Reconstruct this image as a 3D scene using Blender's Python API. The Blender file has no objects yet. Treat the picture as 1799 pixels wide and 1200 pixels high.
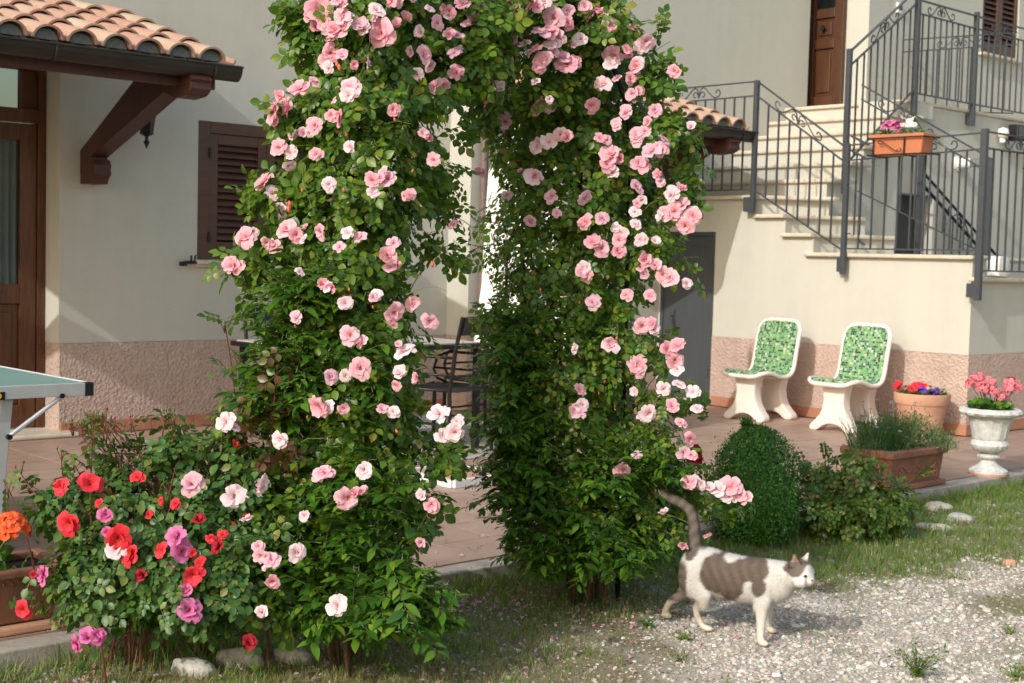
import bpy, bmesh, math, random
import numpy as np
from mathutils import Vector, Matrix
random.seed(7); rng = np.random.default_rng(7)
S = bpy.context.scene
COL = S.collection
# ------------------------------------------------------------------ camera
YAW, PIT, ROL, FPX, EYE = math.radians(-47.337), math.radians(3.411), math.radians(1.502), 2447.2, 1.30
cy_, sy_, cp_, sp_, cr_, sr_ = math.cos(YAW), math.sin(YAW), math.cos(PIT), math.sin(PIT), math.cos(ROL), math.sin(ROL)
FW = np.array([sy_*cp_, cy_*cp_, -sp_]); rt_ = np.array([cy_, -sy_, 0.]); up_ = np.cross(rt_, FW)
RT = rt_*cr_ + up_*sr_; UP = -rt_*sr_ + up_*cr_
CAM = np.array([0., 0., EYE])
cd = bpy.data.cameras.new('camera'); cam = bpy.data.objects.new('camera', cd); COL.objects.link(cam); S.camera = cam
cam.matrix_world = Matrix(((RT[0], UP[0], -FW[0], 0), (RT[1], UP[1], -FW[1], 0), (RT[2], UP[2], -FW[2], EYE), (0, 0, 0, 1)))
cd.sensor_width = 36; cd.lens = 36*FPX/1799; cd.clip_start = .05; cd.clip_end = 500
cd.dof.use_dof = True; cd.dof.focus_distance = 4.95; cd.dof.aperture_fstop = 6.3
def ray(x, y): return RT*(x-899.5)/FPX - UP*(y-600)/FPX + FW
def at(x, y, d): return CAM + ray(x, y)*d
def onz(x, y, z=0.): r = ray(x, y); return CAM + r*((z-EYE)/r[2])
def depth(p): return float((np.asarray(p, float)-CAM)@FW)
# ------------------------------------------------------------------ light
SUN_EL, SUN_AZ_DX = math.radians(31), -0.19         # light travels along +y, raking the walls that face +x
tr = Vector((SUN_AZ_DX, 1, 0)).normalized()*math.cos(SUN_EL); tr.z = -math.sin(SUN_EL)
sd = bpy.data.lights.new('sun', 'SUN'); sd.energy = 2.0; sd.angle = math.radians(.55); sd.color = (1, .985, .955)
so = bpy.data.objects.new('sun', sd); COL.objects.link(so); so.rotation_euler = tr.to_track_quat('-Z', 'Y').to_euler()
W = bpy.data.worlds.new('World'); S.world = W; W.use_nodes = True
wn = W.node_tree; bg = wn.nodes['Background']; sky = wn.nodes.new('ShaderNodeTexSky'); sky.sky_type = 'NISHITA'; sky.sun_disc = False
sky.sun_elevation = SUN_EL; sky.sun_rotation = math.atan2(-tr.x, -tr.y); sky.air_density = 1.6; sky.dust_density = 3.2; sky.ozone_density = 1.0
wn.links.new(sky.outputs[0], bg.inputs[0]); bg.inputs[1].default_value = .15
S.view_settings.view_transform = 'Standard'; S.view_settings.look = 'None'; S.view_settings.exposure = .40; S.view_settings.gamma = 1
S.view_settings.use_curve_mapping = False
# ------------------------------------------------------------------ materials
def lin(c):
    return tuple((v/255/12.92 if v/255 <= .04045 else ((v/255+.055)/1.055)**2.4) for v in c)
def newmat(name):
    m = bpy.data.materials.new(name); m.use_nodes = True; nt = m.node_tree; b = nt.nodes['Principled BSDF']; return m, nt, b
def N(nt, t, **k):
    n = nt.nodes.new(t)
    for a, v in k.items(): setattr(n, a, v)
    return n
def coords(nt, kind='Object', scale=1.0, vec=None):
    t = N(nt, 'ShaderNodeTexCoord')
    if vec is None and scale == 1.0: return t.outputs[kind]
    mp = N(nt, 'ShaderNodeMapping'); mp.inputs['Scale'].default_value = vec or (scale,)*3
    nt.links.new(t.outputs[kind], mp.inputs[0]); return mp.outputs[0]
def noise(nt, vec, scale, detail=4, rough=.6):
    n = N(nt, 'ShaderNodeTexNoise'); n.inputs['Scale'].default_value = scale; n.inputs['Detail'].default_value = detail; n.inputs['Roughness'].default_value = rough
    if vec: nt.links.new(vec, n.inputs['Vector'])
    return n.outputs['Fac']
def ramp(nt, fac, stops, interp='LINEAR'):
    r = N(nt, 'ShaderNodeValToRGB'); e = r.color_ramp.elements; r.color_ramp.interpolation = interp
    while len(e) < len(stops): e.new(.5)
    for k, (p, c) in enumerate(stops): e[k].position = p; e[k].color = (*c[:3], 1)
    nt.links.new(fac, r.inputs[0]); return r.outputs[0]
def bump(nt, b, fac, dist, strength=1.0, prev=None):
    n = N(nt, 'ShaderNodeBump'); n.inputs['Distance'].default_value = dist; n.inputs['Strength'].default_value = strength
    nt.links.new(fac, n.inputs['Height'])
    if prev is not None: nt.links.new(prev, n.inputs['Normal'])
    nt.links.new(n.outputs[0], b.inputs['Normal']); return n.outputs[0]
def simple(name, col, rough=.6, var=.12, ns=8, bs=60, bd=.0, metal=0, spec=.5, obj_rand=0.0, kind='Object', vec=None):
    """plain surface: a base colour with low-contrast mottling and fine relief"""
    m, nt, b = newmat(name); c = coords(nt, kind, 1.0, vec)
    f = noise(nt, c, ns)
    lo = tuple(max(0, v*(1-var)) for v in col); hi = tuple(min(1, v*(1+var)) for v in col)
    o = ramp(nt, f, [(.3, lo), (.7, hi)])
    if obj_rand:
        oi = N(nt, 'ShaderNodeObjectInfo'); mr = N(nt, 'ShaderNodeMapRange'); mr.inputs[3].default_value = 1-obj_rand; mr.inputs[4].default_value = 1+obj_rand
        nt.links.new(oi.outputs['Random'], mr.inputs[0]); h = N(nt, 'ShaderNodeHueSaturation'); nt.links.new(mr.outputs[0], h.inputs['Value']); nt.links.new(o, h.inputs['Color']); o = h.outputs[0]
    nt.links.new(o, b.inputs['Base Color']); b.inputs['Roughness'].default_value = rough; b.inputs['Metallic'].default_value = metal
    b.inputs['Specular IOR Level'].default_value = spec
    if bd: bump(nt, b, noise(nt, c, bs, 5), bd)
    return m
M = {}
def plaster(name, col, coarse=False):
    m, nt, b = newmat(name); c = coords(nt, 'Object')
    big = noise(nt, c, .9, 5, .55); mid = noise(nt, c, 7, 5, .65)
    sx = coords(nt, 'Object', 1, (14, 14, .8)); streak = noise(nt, sx, .55, 4, .6)
    a = N(nt, 'ShaderNodeMath', operation='ADD'); nt.links.new(big, a.inputs[0]); nt.links.new(mid, a.inputs[1])
    a2 = N(nt, 'ShaderNodeMath', operation='ADD'); nt.links.new(a.outputs[0], a2.inputs[0]); nt.links.new(streak, a2.inputs[1])
    a3 = N(nt, 'ShaderNodeMath', operation='DIVIDE'); a3.inputs[1].default_value = 3; nt.links.new(a2.outputs[0], a3.inputs[0])
    k = .06 if not coarse else .16
    o = ramp(nt, a3.outputs[0], [(.36, tuple(v*(1-k) for v in col)), (.5, col), (.64, tuple(min(.93, v*(1+k*.6)) for v in col))])
    nt.links.new(o, b.inputs['Base Color']); b.inputs['Roughness'].default_value = .92; b.inputs['Specular IOR Level'].default_value = .2
    if coarse:
        v = N(nt, 'ShaderNodeTexVoronoi'); v.feature = 'SMOOTH_F1'; v.inputs['Scale'].default_value = 48; v.inputs['Smoothness'].default_value = .6
        wv = N(nt, 'ShaderNodeVectorMath', operation='ADD'); nz = N(nt, 'ShaderNodeTexNoise'); nz.inputs['Scale'].default_value = 22; nz.inputs['Detail'].default_value = 3
        sc = N(nt, 'ShaderNodeVectorMath', operation='SCALE'); sc.inputs['Scale'].default_value = .05
        nt.links.new(c, nz.inputs['Vector']); nt.links.new(nz.outputs['Color'], sc.inputs[0]); nt.links.new(c, wv.inputs[0]); nt.links.new(sc.outputs[0], wv.inputs[1]); nt.links.new(wv.outputs[0], v.inputs['Vector'])
        p = bump(nt, b, v.outputs['Distance'], .011, 1.0); bump(nt, b, noise(nt, c, 30, 6, .7), .012, 1.0, p)
    else:
        bump(nt, b, noise(nt, c, 140, 5, .7), .0016, 1.0)
    return m
M['wall'] = plaster('cream_render', (.53, .52, .46))
M['plinth'] = plaster('roughcast_render', (.53, .40, .34), True)
M['marble'] = simple('pale_marble', (.60, .53, .43), .55, .16, 6, 60, .0008)
M['concrete'] = simple('grey_concrete', (.34, .31, .27), .9, .25, 9, 90, .003)
M['mat_grey'] = simple('grey_slab', (.42, .39, .35), .9, .15, 9, 90, .002)
M['skirt'] = simple('terracotta_skirting', (.42, .19, .115), .75, .15, 14, 90, .001, obj_rand=.12)
def wood(name, c1, c2, rough=.42, axis=(2, 2, .25)):
    m, nt, b = newmat(name); c = coords(nt, 'Object', 1, axis)
    f = noise(nt, c, 22, 6, .65); f2 = noise(nt, c, 3, 2)
    a = N(nt, 'ShaderNodeMath', operation='MULTIPLY_ADD'); a.inputs[1].default_value = .65; nt.links.new(f, a.inputs[0])
    s = N(nt, 'ShaderNodeMath', operation='MULTIPLY'); s.inputs[1].default_value = .35; nt.links.new(f2, s.inputs[0]); nt.links.new(s.outputs[0], a.inputs[2])
    nt.links.new(ramp(nt, a.outputs[0], [(.35, c1), (.65, c2)]), b.inputs['Base Color']); b.inputs['Roughness'].default_value = rough
    bump(nt, b, f, .0015); return m
M['door_wood'] = wood('varnished_door_wood', (.058, .021, .009), (.15, .055, .02), .35)
M['upper_door'] = wood('dark_panelled_door', (.040, .016, .008), (.095, .036, .015), .4)
M['shutter'] = wood('brown_shutter_paint', (.062, .027, .016), (.10, .045, .026), .45, (.3, .3, 3))
M['timber'] = wood('dark_timber', (.052, .018, .011), (.085, .03, .018), .5)
M['gutter'] = simple('brown_gutter_metal', (.030, .024, .021), .38, .2, 6, 40, .0004, metal=.25)
M['iron'] = simple('grey_painted_iron', (.062, .070, .080), .42, .12, 20, 90, .0003, metal=.2)
M['black_iron'] = simple('black_iron', (.012, .012, .013), .4, .2, 20, 90, .0003, metal=.2)
M['metal_door'] = simple('dark_grey_steel_door', (.060, .068, .075), .55, .10, 5, 30, .0006, metal=.1, vec=(6, 6, .6))
M['pipe'] = simple('brown_downpipe', (.17, .125, .11), .5, .14, 9, 60, .0004)
M['white_paint'] = simple('white_paint', (.78, .78, .76), .45, .05)
M['chair_white'] = simple('cast_white_resin', (.76, .69, .63), .6, .05, 5, 70, .0008)
M['fabric'] = simple('white_parasol_fabric', (.80, .80, .78), .85, .05, 12, 300, .0006)
M['terracotta'] = simple('terracotta_pot', (.52, .285, .19), .85, .16, 6, 120, .0012)
M['terracotta_dark'] = simple('aged_terracotta', (.22, .095, .058), .8, .28, 9, 100, .002)
M['terracotta_box'] = simple('brown_terracotta', (.26, .115, .072), .8, .28, 8, 100, .002)
M['plastic_planter'] = simple('orange_plastic', (.50, .175, .085), .5, .06, 5)
M['soil'] = simple('dark_soil', (.035, .024, .016), .95, .4, 30, 60, .006)
M['urn'] = simple('weathered_white_stone', (.58, .58, .56), .85, .24, 22, 90, .003)
M['stone'] = simple('pale_field_stone', (.40, .39, .36), .95, .34, 14, 34, .012)
M['mortar'] = simple('tile_mortar', (.17, .18, .18), .95, .25, 30, 90, .005)
M['alu'] = simple('aluminium', (.56, .58, .61), .45, .08, 9, metal=.25)
M['table_green'] = simple('table_tennis_top', (.20, .33, .29), .45, .08, 4, 200, .0002)
M['plastic_black'] = simple('black_plastic', (.012, .013, .015), .4, .1)
M['yellow'] = simple('yellow_sticker', (.75, .5, .03), .5, .05)
M['stem'] = simple('green_cane', (.10, .13, .035), .7, .3, 30)
M['cane'] = simple('brown_cane', (.10, .060, .035), .8, .3, 30)
M['redstem'] = simple('red_cane', (.13, .045, .030), .7, .3, 30)
M['dark'] = simple('dark_interior', (.012, .011, .010), .9, .2)
M['curtain'] = simple('white_curtain', (.80, .80, .78), .9, .10, 3)
def roof_mat():
    m, nt, b = newmat('terracotta_roof_tile'); oi = N(nt, 'ShaderNodeObjectInfo'); c = coords(nt, 'Object')
    nz = N(nt, 'ShaderNodeTexNoise'); nz.noise_dimensions = '4D'; nz.inputs['Scale'].default_value = 6; nz.inputs['Detail'].default_value = 5
    mu = N(nt, 'ShaderNodeMath', operation='MULTIPLY'); mu.inputs[1].default_value = 40; nt.links.new(oi.outputs['Random'], mu.inputs[0]); nt.links.new(mu.outputs[0], nz.inputs['W']); nt.links.new(c, nz.inputs['Vector'])
    ad = N(nt, 'ShaderNodeMath', operation='MULTIPLY_ADD'); ad.inputs[1].default_value = .45; nt.links.new(oi.outputs['Random'], ad.inputs[0])
    s = N(nt, 'ShaderNodeMath', operation='MULTIPLY'); s.inputs[1].default_value = .6; nt.links.new(nz.outputs['Fac'], s.inputs[0]); nt.links.new(s.outputs[0], ad.inputs[2])
    nt.links.new(ramp(nt, ad.outputs[0], [(.2, (.42, .235, .175)), (.45, (.48, .285, .21)), (.6, (.50, .345, .25)), (.8, (.53, .42, .31))]), b.inputs['Base Color'])
    b.inputs['Roughness'].default_value = .88; bump(nt, b, noise(nt, c, 90, 4), .0015); return m
M['rooftile'] = roof_mat()
def tile_mat():
    m, nt, b = newmat('terracotta_floor_tile'); c = coords(nt, 'Object'); oi = N(nt, 'ShaderNodeObjectInfo')
    nz = N(nt, 'ShaderNodeTexNoise'); nz.noise_dimensions = '4D'; nz.inputs['Scale'].default_value = 5; nz.inputs['Detail'].default_value = 6
    mu = N(nt, 'ShaderNodeMath', operation='MULTIPLY'); mu.inputs[1].default_value = 60; nt.links.new(oi.outputs['Random'], mu.inputs[0]); nt.links.new(mu.outputs[0], nz.inputs['W']); nt.links.new(c, nz.inputs['Vector'])
    ad = N(nt, 'ShaderNodeMath', operation='MULTIPLY_ADD'); ad.inputs[1].default_value = .18; nt.links.new(oi.outputs['Random'], ad.inputs[0]); nt.links.new(nz.outputs['Fac'], ad.inputs[2])
    nt.links.new(ramp(nt, ad.outputs[0], [(.35, (.31, .20, .15)), (.6, (.38, .255, .195)), (.85, (.43, .31, .245))]), b.inputs['Base Color'])
    b.inputs['Roughness'].default_value = .5; bump(nt, b, noise(nt, c, 60, 4), .0008); return m
M['tile'] = tile_mat()
M['grout'] = simple('tile_grout', (.27, .20, .15), .95, .15, 20)
def glass_mat(name, tint=(.02, .025, .03), rough=.03):
    m, nt, b = newmat(name); b.inputs['Base Color'].default_value = (*tint, 1); b.inputs['Roughness'].default_value = rough; b.inputs['Specular IOR Level'].default_value = .9
    t = N(nt, 'ShaderNodeBsdfTransparent'); t.inputs[0].default_value = (.75, .8, .8, 1); mx = N(nt, 'ShaderNodeMixShader'); mx.inputs[0].default_value = .22
    nt.links.new(t.outputs[0], mx.inputs[1]); nt.links.new(b.outputs[0], mx.inputs[2]); nt.links.new(mx.outputs[0], nt.nodes['Material Output'].inputs[0]); return m
M['glass'] = glass_mat('window_glass')
M['lampglass'] = glass_mat('lamp_glass', (.35, .36, .36), .1)
def leaf_mat(name, stops, rough=.38, trans=.34, tcol=(.22, .38, .03)):
    m, nt, b = newmat(name); g = N(nt, 'ShaderNodeNewGeometry'); oi = N(nt, 'ShaderNodeObjectInfo')
    a = N(nt, 'ShaderNodeMath', operation='ADD'); nt.links.new(g.outputs['Random Per Island'], a.inputs[0]); nt.links.new(oi.outputs['Random'], a.inputs[1])
    f = N(nt, 'ShaderNodeMath', operation='FRACT'); nt.links.new(a.outputs[0], f.inputs[0])
    o = ramp(nt, f.outputs[0], stops); nt.links.new(o, b.inputs['Base Color']); b.inputs['Roughness'].default_value = rough; b.inputs['Specular IOR Level'].default_value = .45
    t = N(nt, 'ShaderNodeBsdfTranslucent'); mxc = N(nt, 'ShaderNodeMixRGB'); mxc.inputs[0].default_value = .6; mxc.inputs[2].default_value = (*tcol, 1); nt.links.new(o, mxc.inputs[1]); nt.links.new(mxc.outputs[0], t.inputs[0])
    mx = N(nt, 'ShaderNodeMixShader'); mx.inputs[0].default_value = trans; nt.links.new(b.outputs[0], mx.inputs[1]); nt.links.new(t.outputs[0], mx.inputs[2]); nt.links.new(mx.outputs[0], nt.nodes['Material Output'].inputs[0])
    return m
M['rose_leaf'] = leaf_mat('rose_leaf', [(0, (.04, .11, .014)), (.4, (.078, .165, .018)), (.7, (.12, .22, .022)), (.9, (.18, .25, .028)), (1, (.25, .23, .035))])
M['jasmine_leaf'] = leaf_mat('jasmine_leaf', [(0, (.028, .09, .012)), (.5, (.055, .145, .016)), (.85, (.11, .22, .022)), (1, (.18, .28, .03))], .28, .25)
M['bush_leaf'] = leaf_mat('bush_rose_leaf', [(0, (.030, .085, .020)), (.5, (.055, .135, .026)), (.85, (.10, .18, .028)), (1, (.16, .17, .03))], .42, .22)
M['shrub_leaf'] = leaf_mat('young_shrub_leaf', [(0, (.05, .10, .014)), (.6, (.085, .155, .02)), (.9, (.13, .19, .025)), (1, (.18, .13, .03))], .35, .28)
M['box_leaf'] = leaf_mat('boxwood_leaf', [(0, (.03, .12, .010)), (.6, (.06, .19, .014)), (1, (.10, .25, .02))], .45, .2, (.06, .2, .01))
M['red_leaf'] = leaf_mat('young_red_leaf', [(0, (.085, .03, .018)), (.6, (.11, .06, .02)), (1, (.10, .11, .02))], .35, .25, (.2, .08, .02))
M['herb_leaf'] = leaf_mat('herb_leaf', [(0, (.07, .13, .045)), (.6, (.13, .21, .08)), (1, (.24, .30, .13))], .6, .2)
M['chive'] = leaf_mat('chive_blade', [(0, (.035, .10, .03)), (1, (.08, .17, .06))], .45, .2)
M['grass'] = leaf_mat('grass_blade', [(0, (.08, .17, .025)), (.45, (.13, .26, .04)), (.8, (.21, .28, .06)), (1, (.42, .37, .17))], .5, .35)
M['drygrass'] = leaf_mat('dry_grass_blade', [(0, (.24, .20, .09)), (.6, (.35, .29, .14)), (1, (.16, .18, .05))], .7, .25, (.3, .26, .1))
def petal_mat(name, inner, mid, outer, trans=.3):
    m, nt, b = newmat(name); at_ = N(nt, 'ShaderNodeAttribute'); at_.attribute_name = 'petal'; oi = N(nt, 'ShaderNodeObjectInfo'); g = N(nt, 'ShaderNodeNewGeometry')
    nz = noise(nt, coords(nt, 'Object'), 40, 3)
    a = N(nt, 'ShaderNodeMath', operation='MULTIPLY_ADD'); a.inputs[1].default_value = .26; nt.links.new(nz, a.inputs[0]); nt.links.new(at_.outputs['Fac'], a.inputs[2])
    a2 = N(nt, 'ShaderNodeMath', operation='MULTIPLY_ADD'); a2.inputs[1].default_value = .34; nt.links.new(oi.outputs['Random'], a2.inputs[0]); nt.links.new(a.outputs[0], a2.inputs[2])
    a3 = N(nt, 'ShaderNodeMath', operation='MULTIPLY_ADD'); a3.inputs[1].default_value = .14; nt.links.new(g.outputs['Random Per Island'], a3.inputs[0]); nt.links.new(a2.outputs[0], a3.inputs[2])
    s = N(nt, 'ShaderNodeMath', operation='SUBTRACT'); s.inputs[1].default_value = .36; nt.links.new(a3.outputs[0], s.inputs[0])
    o = ramp(nt, s.outputs[0], [(0, inner), (.3, mid), (1, outer)])
    nt.links.new(o, b.inputs['Base Color']); b.inputs['Roughness'].default_value = .6; b.inputs['Specular IOR Level'].default_value = .25
    t = N(nt, 'ShaderNodeBsdfTranslucent'); nt.links.new(o, t.inputs[0]); mx = N(nt, 'ShaderNodeMixShader'); mx.inputs[0].default_value = trans
    nt.links.new(b.outputs[0], mx.inputs[1]); nt.links.new(t.outputs[0], mx.inputs[2]); nt.links.new(mx.outputs[0], nt.nodes['Material Output'].inputs[0]); return m
M['pink'] = petal_mat('pink_petal', (.80, .26, .30), (.84, .33, .41), (.88, .56, .62))
M['pale'] = petal_mat('pale_pink_petal', (.84, .40, .42), (.86, .56, .61), (.90, .76, .79))
M['mauve'] = petal_mat('mauve_petal', (.74, .30, .36), (.76, .38, .47), (.80, .54, .62))
M['red'] = petal_mat('red_petal', (.55, .015, .015), (.70, .022, .030), (.76, .05, .08), .2)
M['magenta'] = petal_mat('magenta_petal', (.55, .05, .15), (.62, .08, .26), (.66, .20, .42), .25)
M['darkred'] = petal_mat('dark_red_petal', (.16, .004, .01), (.30, .01, .02), (.42, .02, .04), .15)
M['orange'] = petal_mat('orange_petal', (.66, .05, .01), (.76, .085, .018), (.80, .15, .05), .2)
M['coral'] = petal_mat('coral_petal', (.78, .12, .16), (.80, .18, .24), (.84, .34, .38), .25)
M['violet'] = petal_mat('violet_petal', (.04, .01, .16), (.09, .025, .30), (.18, .08, .46), .2)
M['white_petal'] = petal_mat('white_petal', (.7, .7, .55), (.8, .8, .78), (.82, .82, .8))
M['lilac'] = petal_mat('lilac_petal', (.40, .28, .42), (.48, .36, .52), (.55, .45, .60))
M['stamen'] = simple('stamen', (.62, .28, .06), .7, .2)
M['bud'] = simple('coral_bud', (.72, .16, .10), .6, .2)
M['fallen'] = leaf_mat('fallen_petals', [(0, (.45, .22, .26)), (.6, (.62, .36, .42)), (1, (.70, .52, .56))], .7, .15, (.6, .4, .45))
# ------------------------------------------------------------------ object helpers
def tag(o, label=None, cat=None, group=None, kind=None):
    for k, v in (('label', label), ('category', cat), ('group', group), ('kind', kind)):
        if v: o[k] = v
    return o
def empty(name, loc=(0, 0, 0), rz=0, label=None, cat=None, group=None, parent=None):
    o = bpy.data.objects.new(name, None); COL.objects.link(o); o.location = loc; o.rotation_euler = (0, 0, rz); o.empty_display_size = .1
    if parent: o.parent = parent
    return tag(o, label, cat, group)
class MB:
    def __init__(s): s.v = []; s.f = []; s.uv = None
    def add(s, v, f):
        o = len(s.v); s.v += [tuple(map(float, p)) for p in v]; s.f += [tuple(i+o for i in q) for q in f]; return s
    def box(s, x0, x1, y0, y1, z0, z1):
        return s.add([(x0, y0, z0), (x1, y0, z0), (x1, y1, z0), (x0, y1, z0), (x0, y0, z1), (x1, y0, z1), (x1, y1, z1), (x0, y1, z1)],
                     [(3, 2, 1, 0), (4, 5, 6, 7), (0, 1, 5, 4), (1, 2, 6, 5), (2, 3, 7, 6), (3, 0, 4, 7)])
    def prism(s, poly, z0, z1):
        n = len(poly); a = sum(poly[i][0]*poly[(i+1) % n][1]-poly[(i+1) % n][0]*poly[i][1] for i in range(n))
        if a < 0: poly = poly[::-1]
        return s.add([(p[0], p[1], z0) for p in poly]+[(p[0], p[1], z1) for p in poly],
                     [tuple(range(n))[::-1], tuple(range(n, 2*n))]+[(i, (i+1) % n, n+(i+1) % n, n+i) for i in range(n)])
    def extr(s, poly, axis, a0, a1):
        """polygon (u,v) extruded along axis: 'x' uses (y,z), 'y' uses (x,z)"""
        n = len(poly); mk = (lambda p, a: (a, p[0], p[1])) if axis == 'x' else (lambda p, a: (p[0], a, p[1]))
        ar = sum(poly[i][0]*poly[(i+1) % n][1]-poly[(i+1) % n][0]*poly[i][1] for i in range(n))
        if (ar < 0) == (axis == 'x'): poly = poly[::-1]
        return s.add([mk(p, a0) for p in poly]+[mk(p, a1) for p in poly],
                     [tuple(range(n))[::-1], tuple(range(n, 2*n))]+[(i, (i+1) % n, n+(i+1) % n, n+i) for i in range(n)])
    def tube(s, pts, r, n=6, r2=None, cap=True, flat=1.0):
        pts = [Vector(p) for p in pts]; m = len(pts); rs = r if isinstance(r, (list, tuple)) else [r + ((r2 if r2 is not None else r)-r)*i/(m-1) for i in range(m)]
        o = len(s.v); up = None
        for i, p in enumerate(pts):
            d = (pts[min(i+1, m-1)]-pts[max(i-1, 0)])
            d = d.normalized() if d.length > 1e-9 else Vector((0, 0, 1))
            if up is None: up = Vector((0, 0, 1)) if abs(d.z) < .9 else Vector((0, 1, 0))
            a = d.cross(up); a = a.normalized() if a.length > 1e-6 else d.orthogonal().normalized(); b = a.cross(d).normalized(); up = b
            for k in range(n):
                t = 2*math.pi*(k+.5)/n; s.v.append(tuple(p + a*math.cos(t)*rs[i] + b*math.sin(t)*rs[i]*flat))
        for i in range(m-1):
            for k in range(n):
                s.f.append((o+i*n+k, o+i*n+(k+1) % n, o+(i+1)*n+(k+1) % n, o+(i+1)*n+k))
        if cap: s.f.append(tuple(o+k for k in range(n))[::-1]); s.f.append(tuple(o+(m-1)*n+k for k in range(n)))
        return s
    def lathe(s, prof, n=32, c=(0, 0, 0), mod=None, close=True):
        o = len(s.v); m = len(prof)
        for i, (r, z) in enumerate(prof):
            for k in range(n):
                t = 2*math.pi*k/n; q = r*(mod(i, t) if mod else 1); s.v.append((c[0]+q*math.cos(t), c[1]+q*math.sin(t), c[2]+z))
        for i in range(m-1):
            for k in range(n): s.f.append((o+i*n+k, o+i*n+(k+1) % n, o+(i+1)*n+(k+1) % n, o+(i+1)*n+k))
        if close: s.f.append(tuple(o+k for k in range(n))[::-1]); s.f.append(tuple(o+(m-1)*n+k for k in range(n)))
        return s
    def build(s, name, mat, parent=None, smooth=False, bevel=0, loc=None, segs=2):
        me = bpy.data.meshes.new(name); me.from_pydata(s.v, [], s.f); me.materials.append(M[mat] if isinstance(mat, str) else mat); me.update()
        return mesh_obj(name, me, parent, smooth, bevel, loc, segs)
def mesh_obj(name, me, parent=None, smooth=False, bevel=0, loc=None, segs=2):
    o = bpy.data.objects.new(name, me); COL.objects.link(o)
    if smooth:
        me.shade_smooth()
        if smooth != True:
            try: me.set_sharp_from_angle(angle=math.radians(smooth))
            except Exception: pass
    if bevel:
        b = o.modifiers.new('bevel', 'BEVEL'); b.width = bevel; b.segments = segs; b.limit_method = 'ANGLE'; b.angle_limit = math.radians(40)
    if parent: o.parent = parent; o.matrix_parent_inverse = Matrix.Identity(4)
    if loc is not None: o.location = loc
    return o
def inst(me, name, parent, loc, rot=None, scale=None):
    o = bpy.data.objects.new(name, me); COL.objects.link(o); o.parent = parent
    if rot is None: o.location = loc
    else:
        m = Matrix(rot).to_4x4() if not isinstance(rot, Matrix) else rot.to_4x4()
        sc = scale if scale is not None else 1.0
        o.matrix_local = Matrix.Translation(loc) @ m @ Matrix.Diagonal((sc, sc, sc, 1))
    return o
def np_mesh(name, V, T, mat, attr=None, smooth=True):
    me = bpy.data.meshes.new(name); nv, nt_ = len(V), len(T)
    me.vertices.add(nv); me.vertices.foreach_set('co', np.ascontiguousarray(V, np.float32).ravel())
    me.loops.add(nt_*3); me.loops.foreach_set('vertex_index', np.ascontiguousarray(T, np.int32).ravel())
    me.polygons.add(nt_); me.polygons.foreach_set('loop_start', np.arange(0, nt_*3, 3, dtype=np.int32))
    try: me.polygons.foreach_set('loop_total', np.full(nt_, 3, np.int32))
    except Exception: pass
    me.polygons.foreach_set('use_smooth', np.full(nt_, smooth)); me.materials.append(M[mat] if isinstance(mat, str) else mat)
    if attr is not None:
        a = me.attributes.new(attr[0], attr[1], 'POINT')
        a.data.foreach_set('color' if 'COLOR' in attr[1] else 'value', np.ascontiguousarray(attr[2], np.float32).ravel())
    me.update(calc_edges=True); me.validate(); return me
# ================================================================== SETTING
GZ = -.08
def sm(a, b, x): t = np.clip((x-a)/(b-a), 0, 1); return t*t*(3-2*t)
def wob(x, y):
    return .5+.25*np.sin(2.1*x+1.3*y+.7)*np.cos(1.7*y-.9*x)+.15*np.sin(5.3*x-3.1*y+2)+.10*np.sin(9.7*x+7.9*y)
def grassy(x, y):
    edge = np.interp(y, [2.2, 3.1, 3.6, 4.4, 5.2, 7.5], [-2.80, -3.08, -3.50, -3.72, -3.32, -3.10])      # gravel begins beyond this distance from the kerb
    return 1-sm(edge-.26, edge+.26, x+.36*(wob(x*1.3, y*1.3)-.5)+.10*np.sin(14*x+6*np.sin(5*y))*np.cos(11*y))
def fbm(x, y, f, seed, oct=4):
    g = np.random.default_rng(seed); v = 0; a = 1; t = 0
    for o in range(oct):
        for k in range(4):
            th = g.uniform(0, 2*np.pi); p = g.uniform(0, 6.28); ff = f*(2**o)*g.uniform(.7, 1.4); v = v+a*np.sin(ff*(x*np.cos(th)+y*np.sin(th))+p+1.1*np.sin(ff*.7*(x*np.sin(th)-y*np.cos(th))+p*2)); t += a*1.0
        a *= .6
    return v/t*1.6
def gh(x, y): return GZ+.010*(wob(x*.9, y*.9)-.5)+.004*np.sin(8*x+3*y)
def ground_mat():
    m, nt, b = newmat('gravelly_soil'); c = coords(nt, 'Object')
    a = N(nt, 'ShaderNodeAttribute'); a.attribute_name = 'grassy'
    n1 = noise(nt, c, 60, 6, .7); v = N(nt, 'ShaderNodeTexVoronoi'); v.inputs['Scale'].default_value = 95; nt.links.new(c, v.inputs['Vector'])
    grv = ramp(nt, v.outputs['Color'], [(0, (.36, .32, .26)), (.5, (.50, .46, .39)), (1, (.64, .60, .53))])
    soil = ramp(nt, n1, [(.3, (.15, .135, .065)), (.7, (.36, .32, .20))])
    mx = N(nt, 'ShaderNodeMixRGB'); nt.links.new(a.outputs['Fac'], mx.inputs[0]); nt.links.new(grv, mx.inputs[1]); nt.links.new(soil, mx.inputs[2])
    nt.links.new(mx.outputs[0], b.inputs['Base Color']); b.inputs['Roughness'].default_value = .95; bump(nt, b, n1, .010); return m
M['ground'] = ground_mat()
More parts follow.
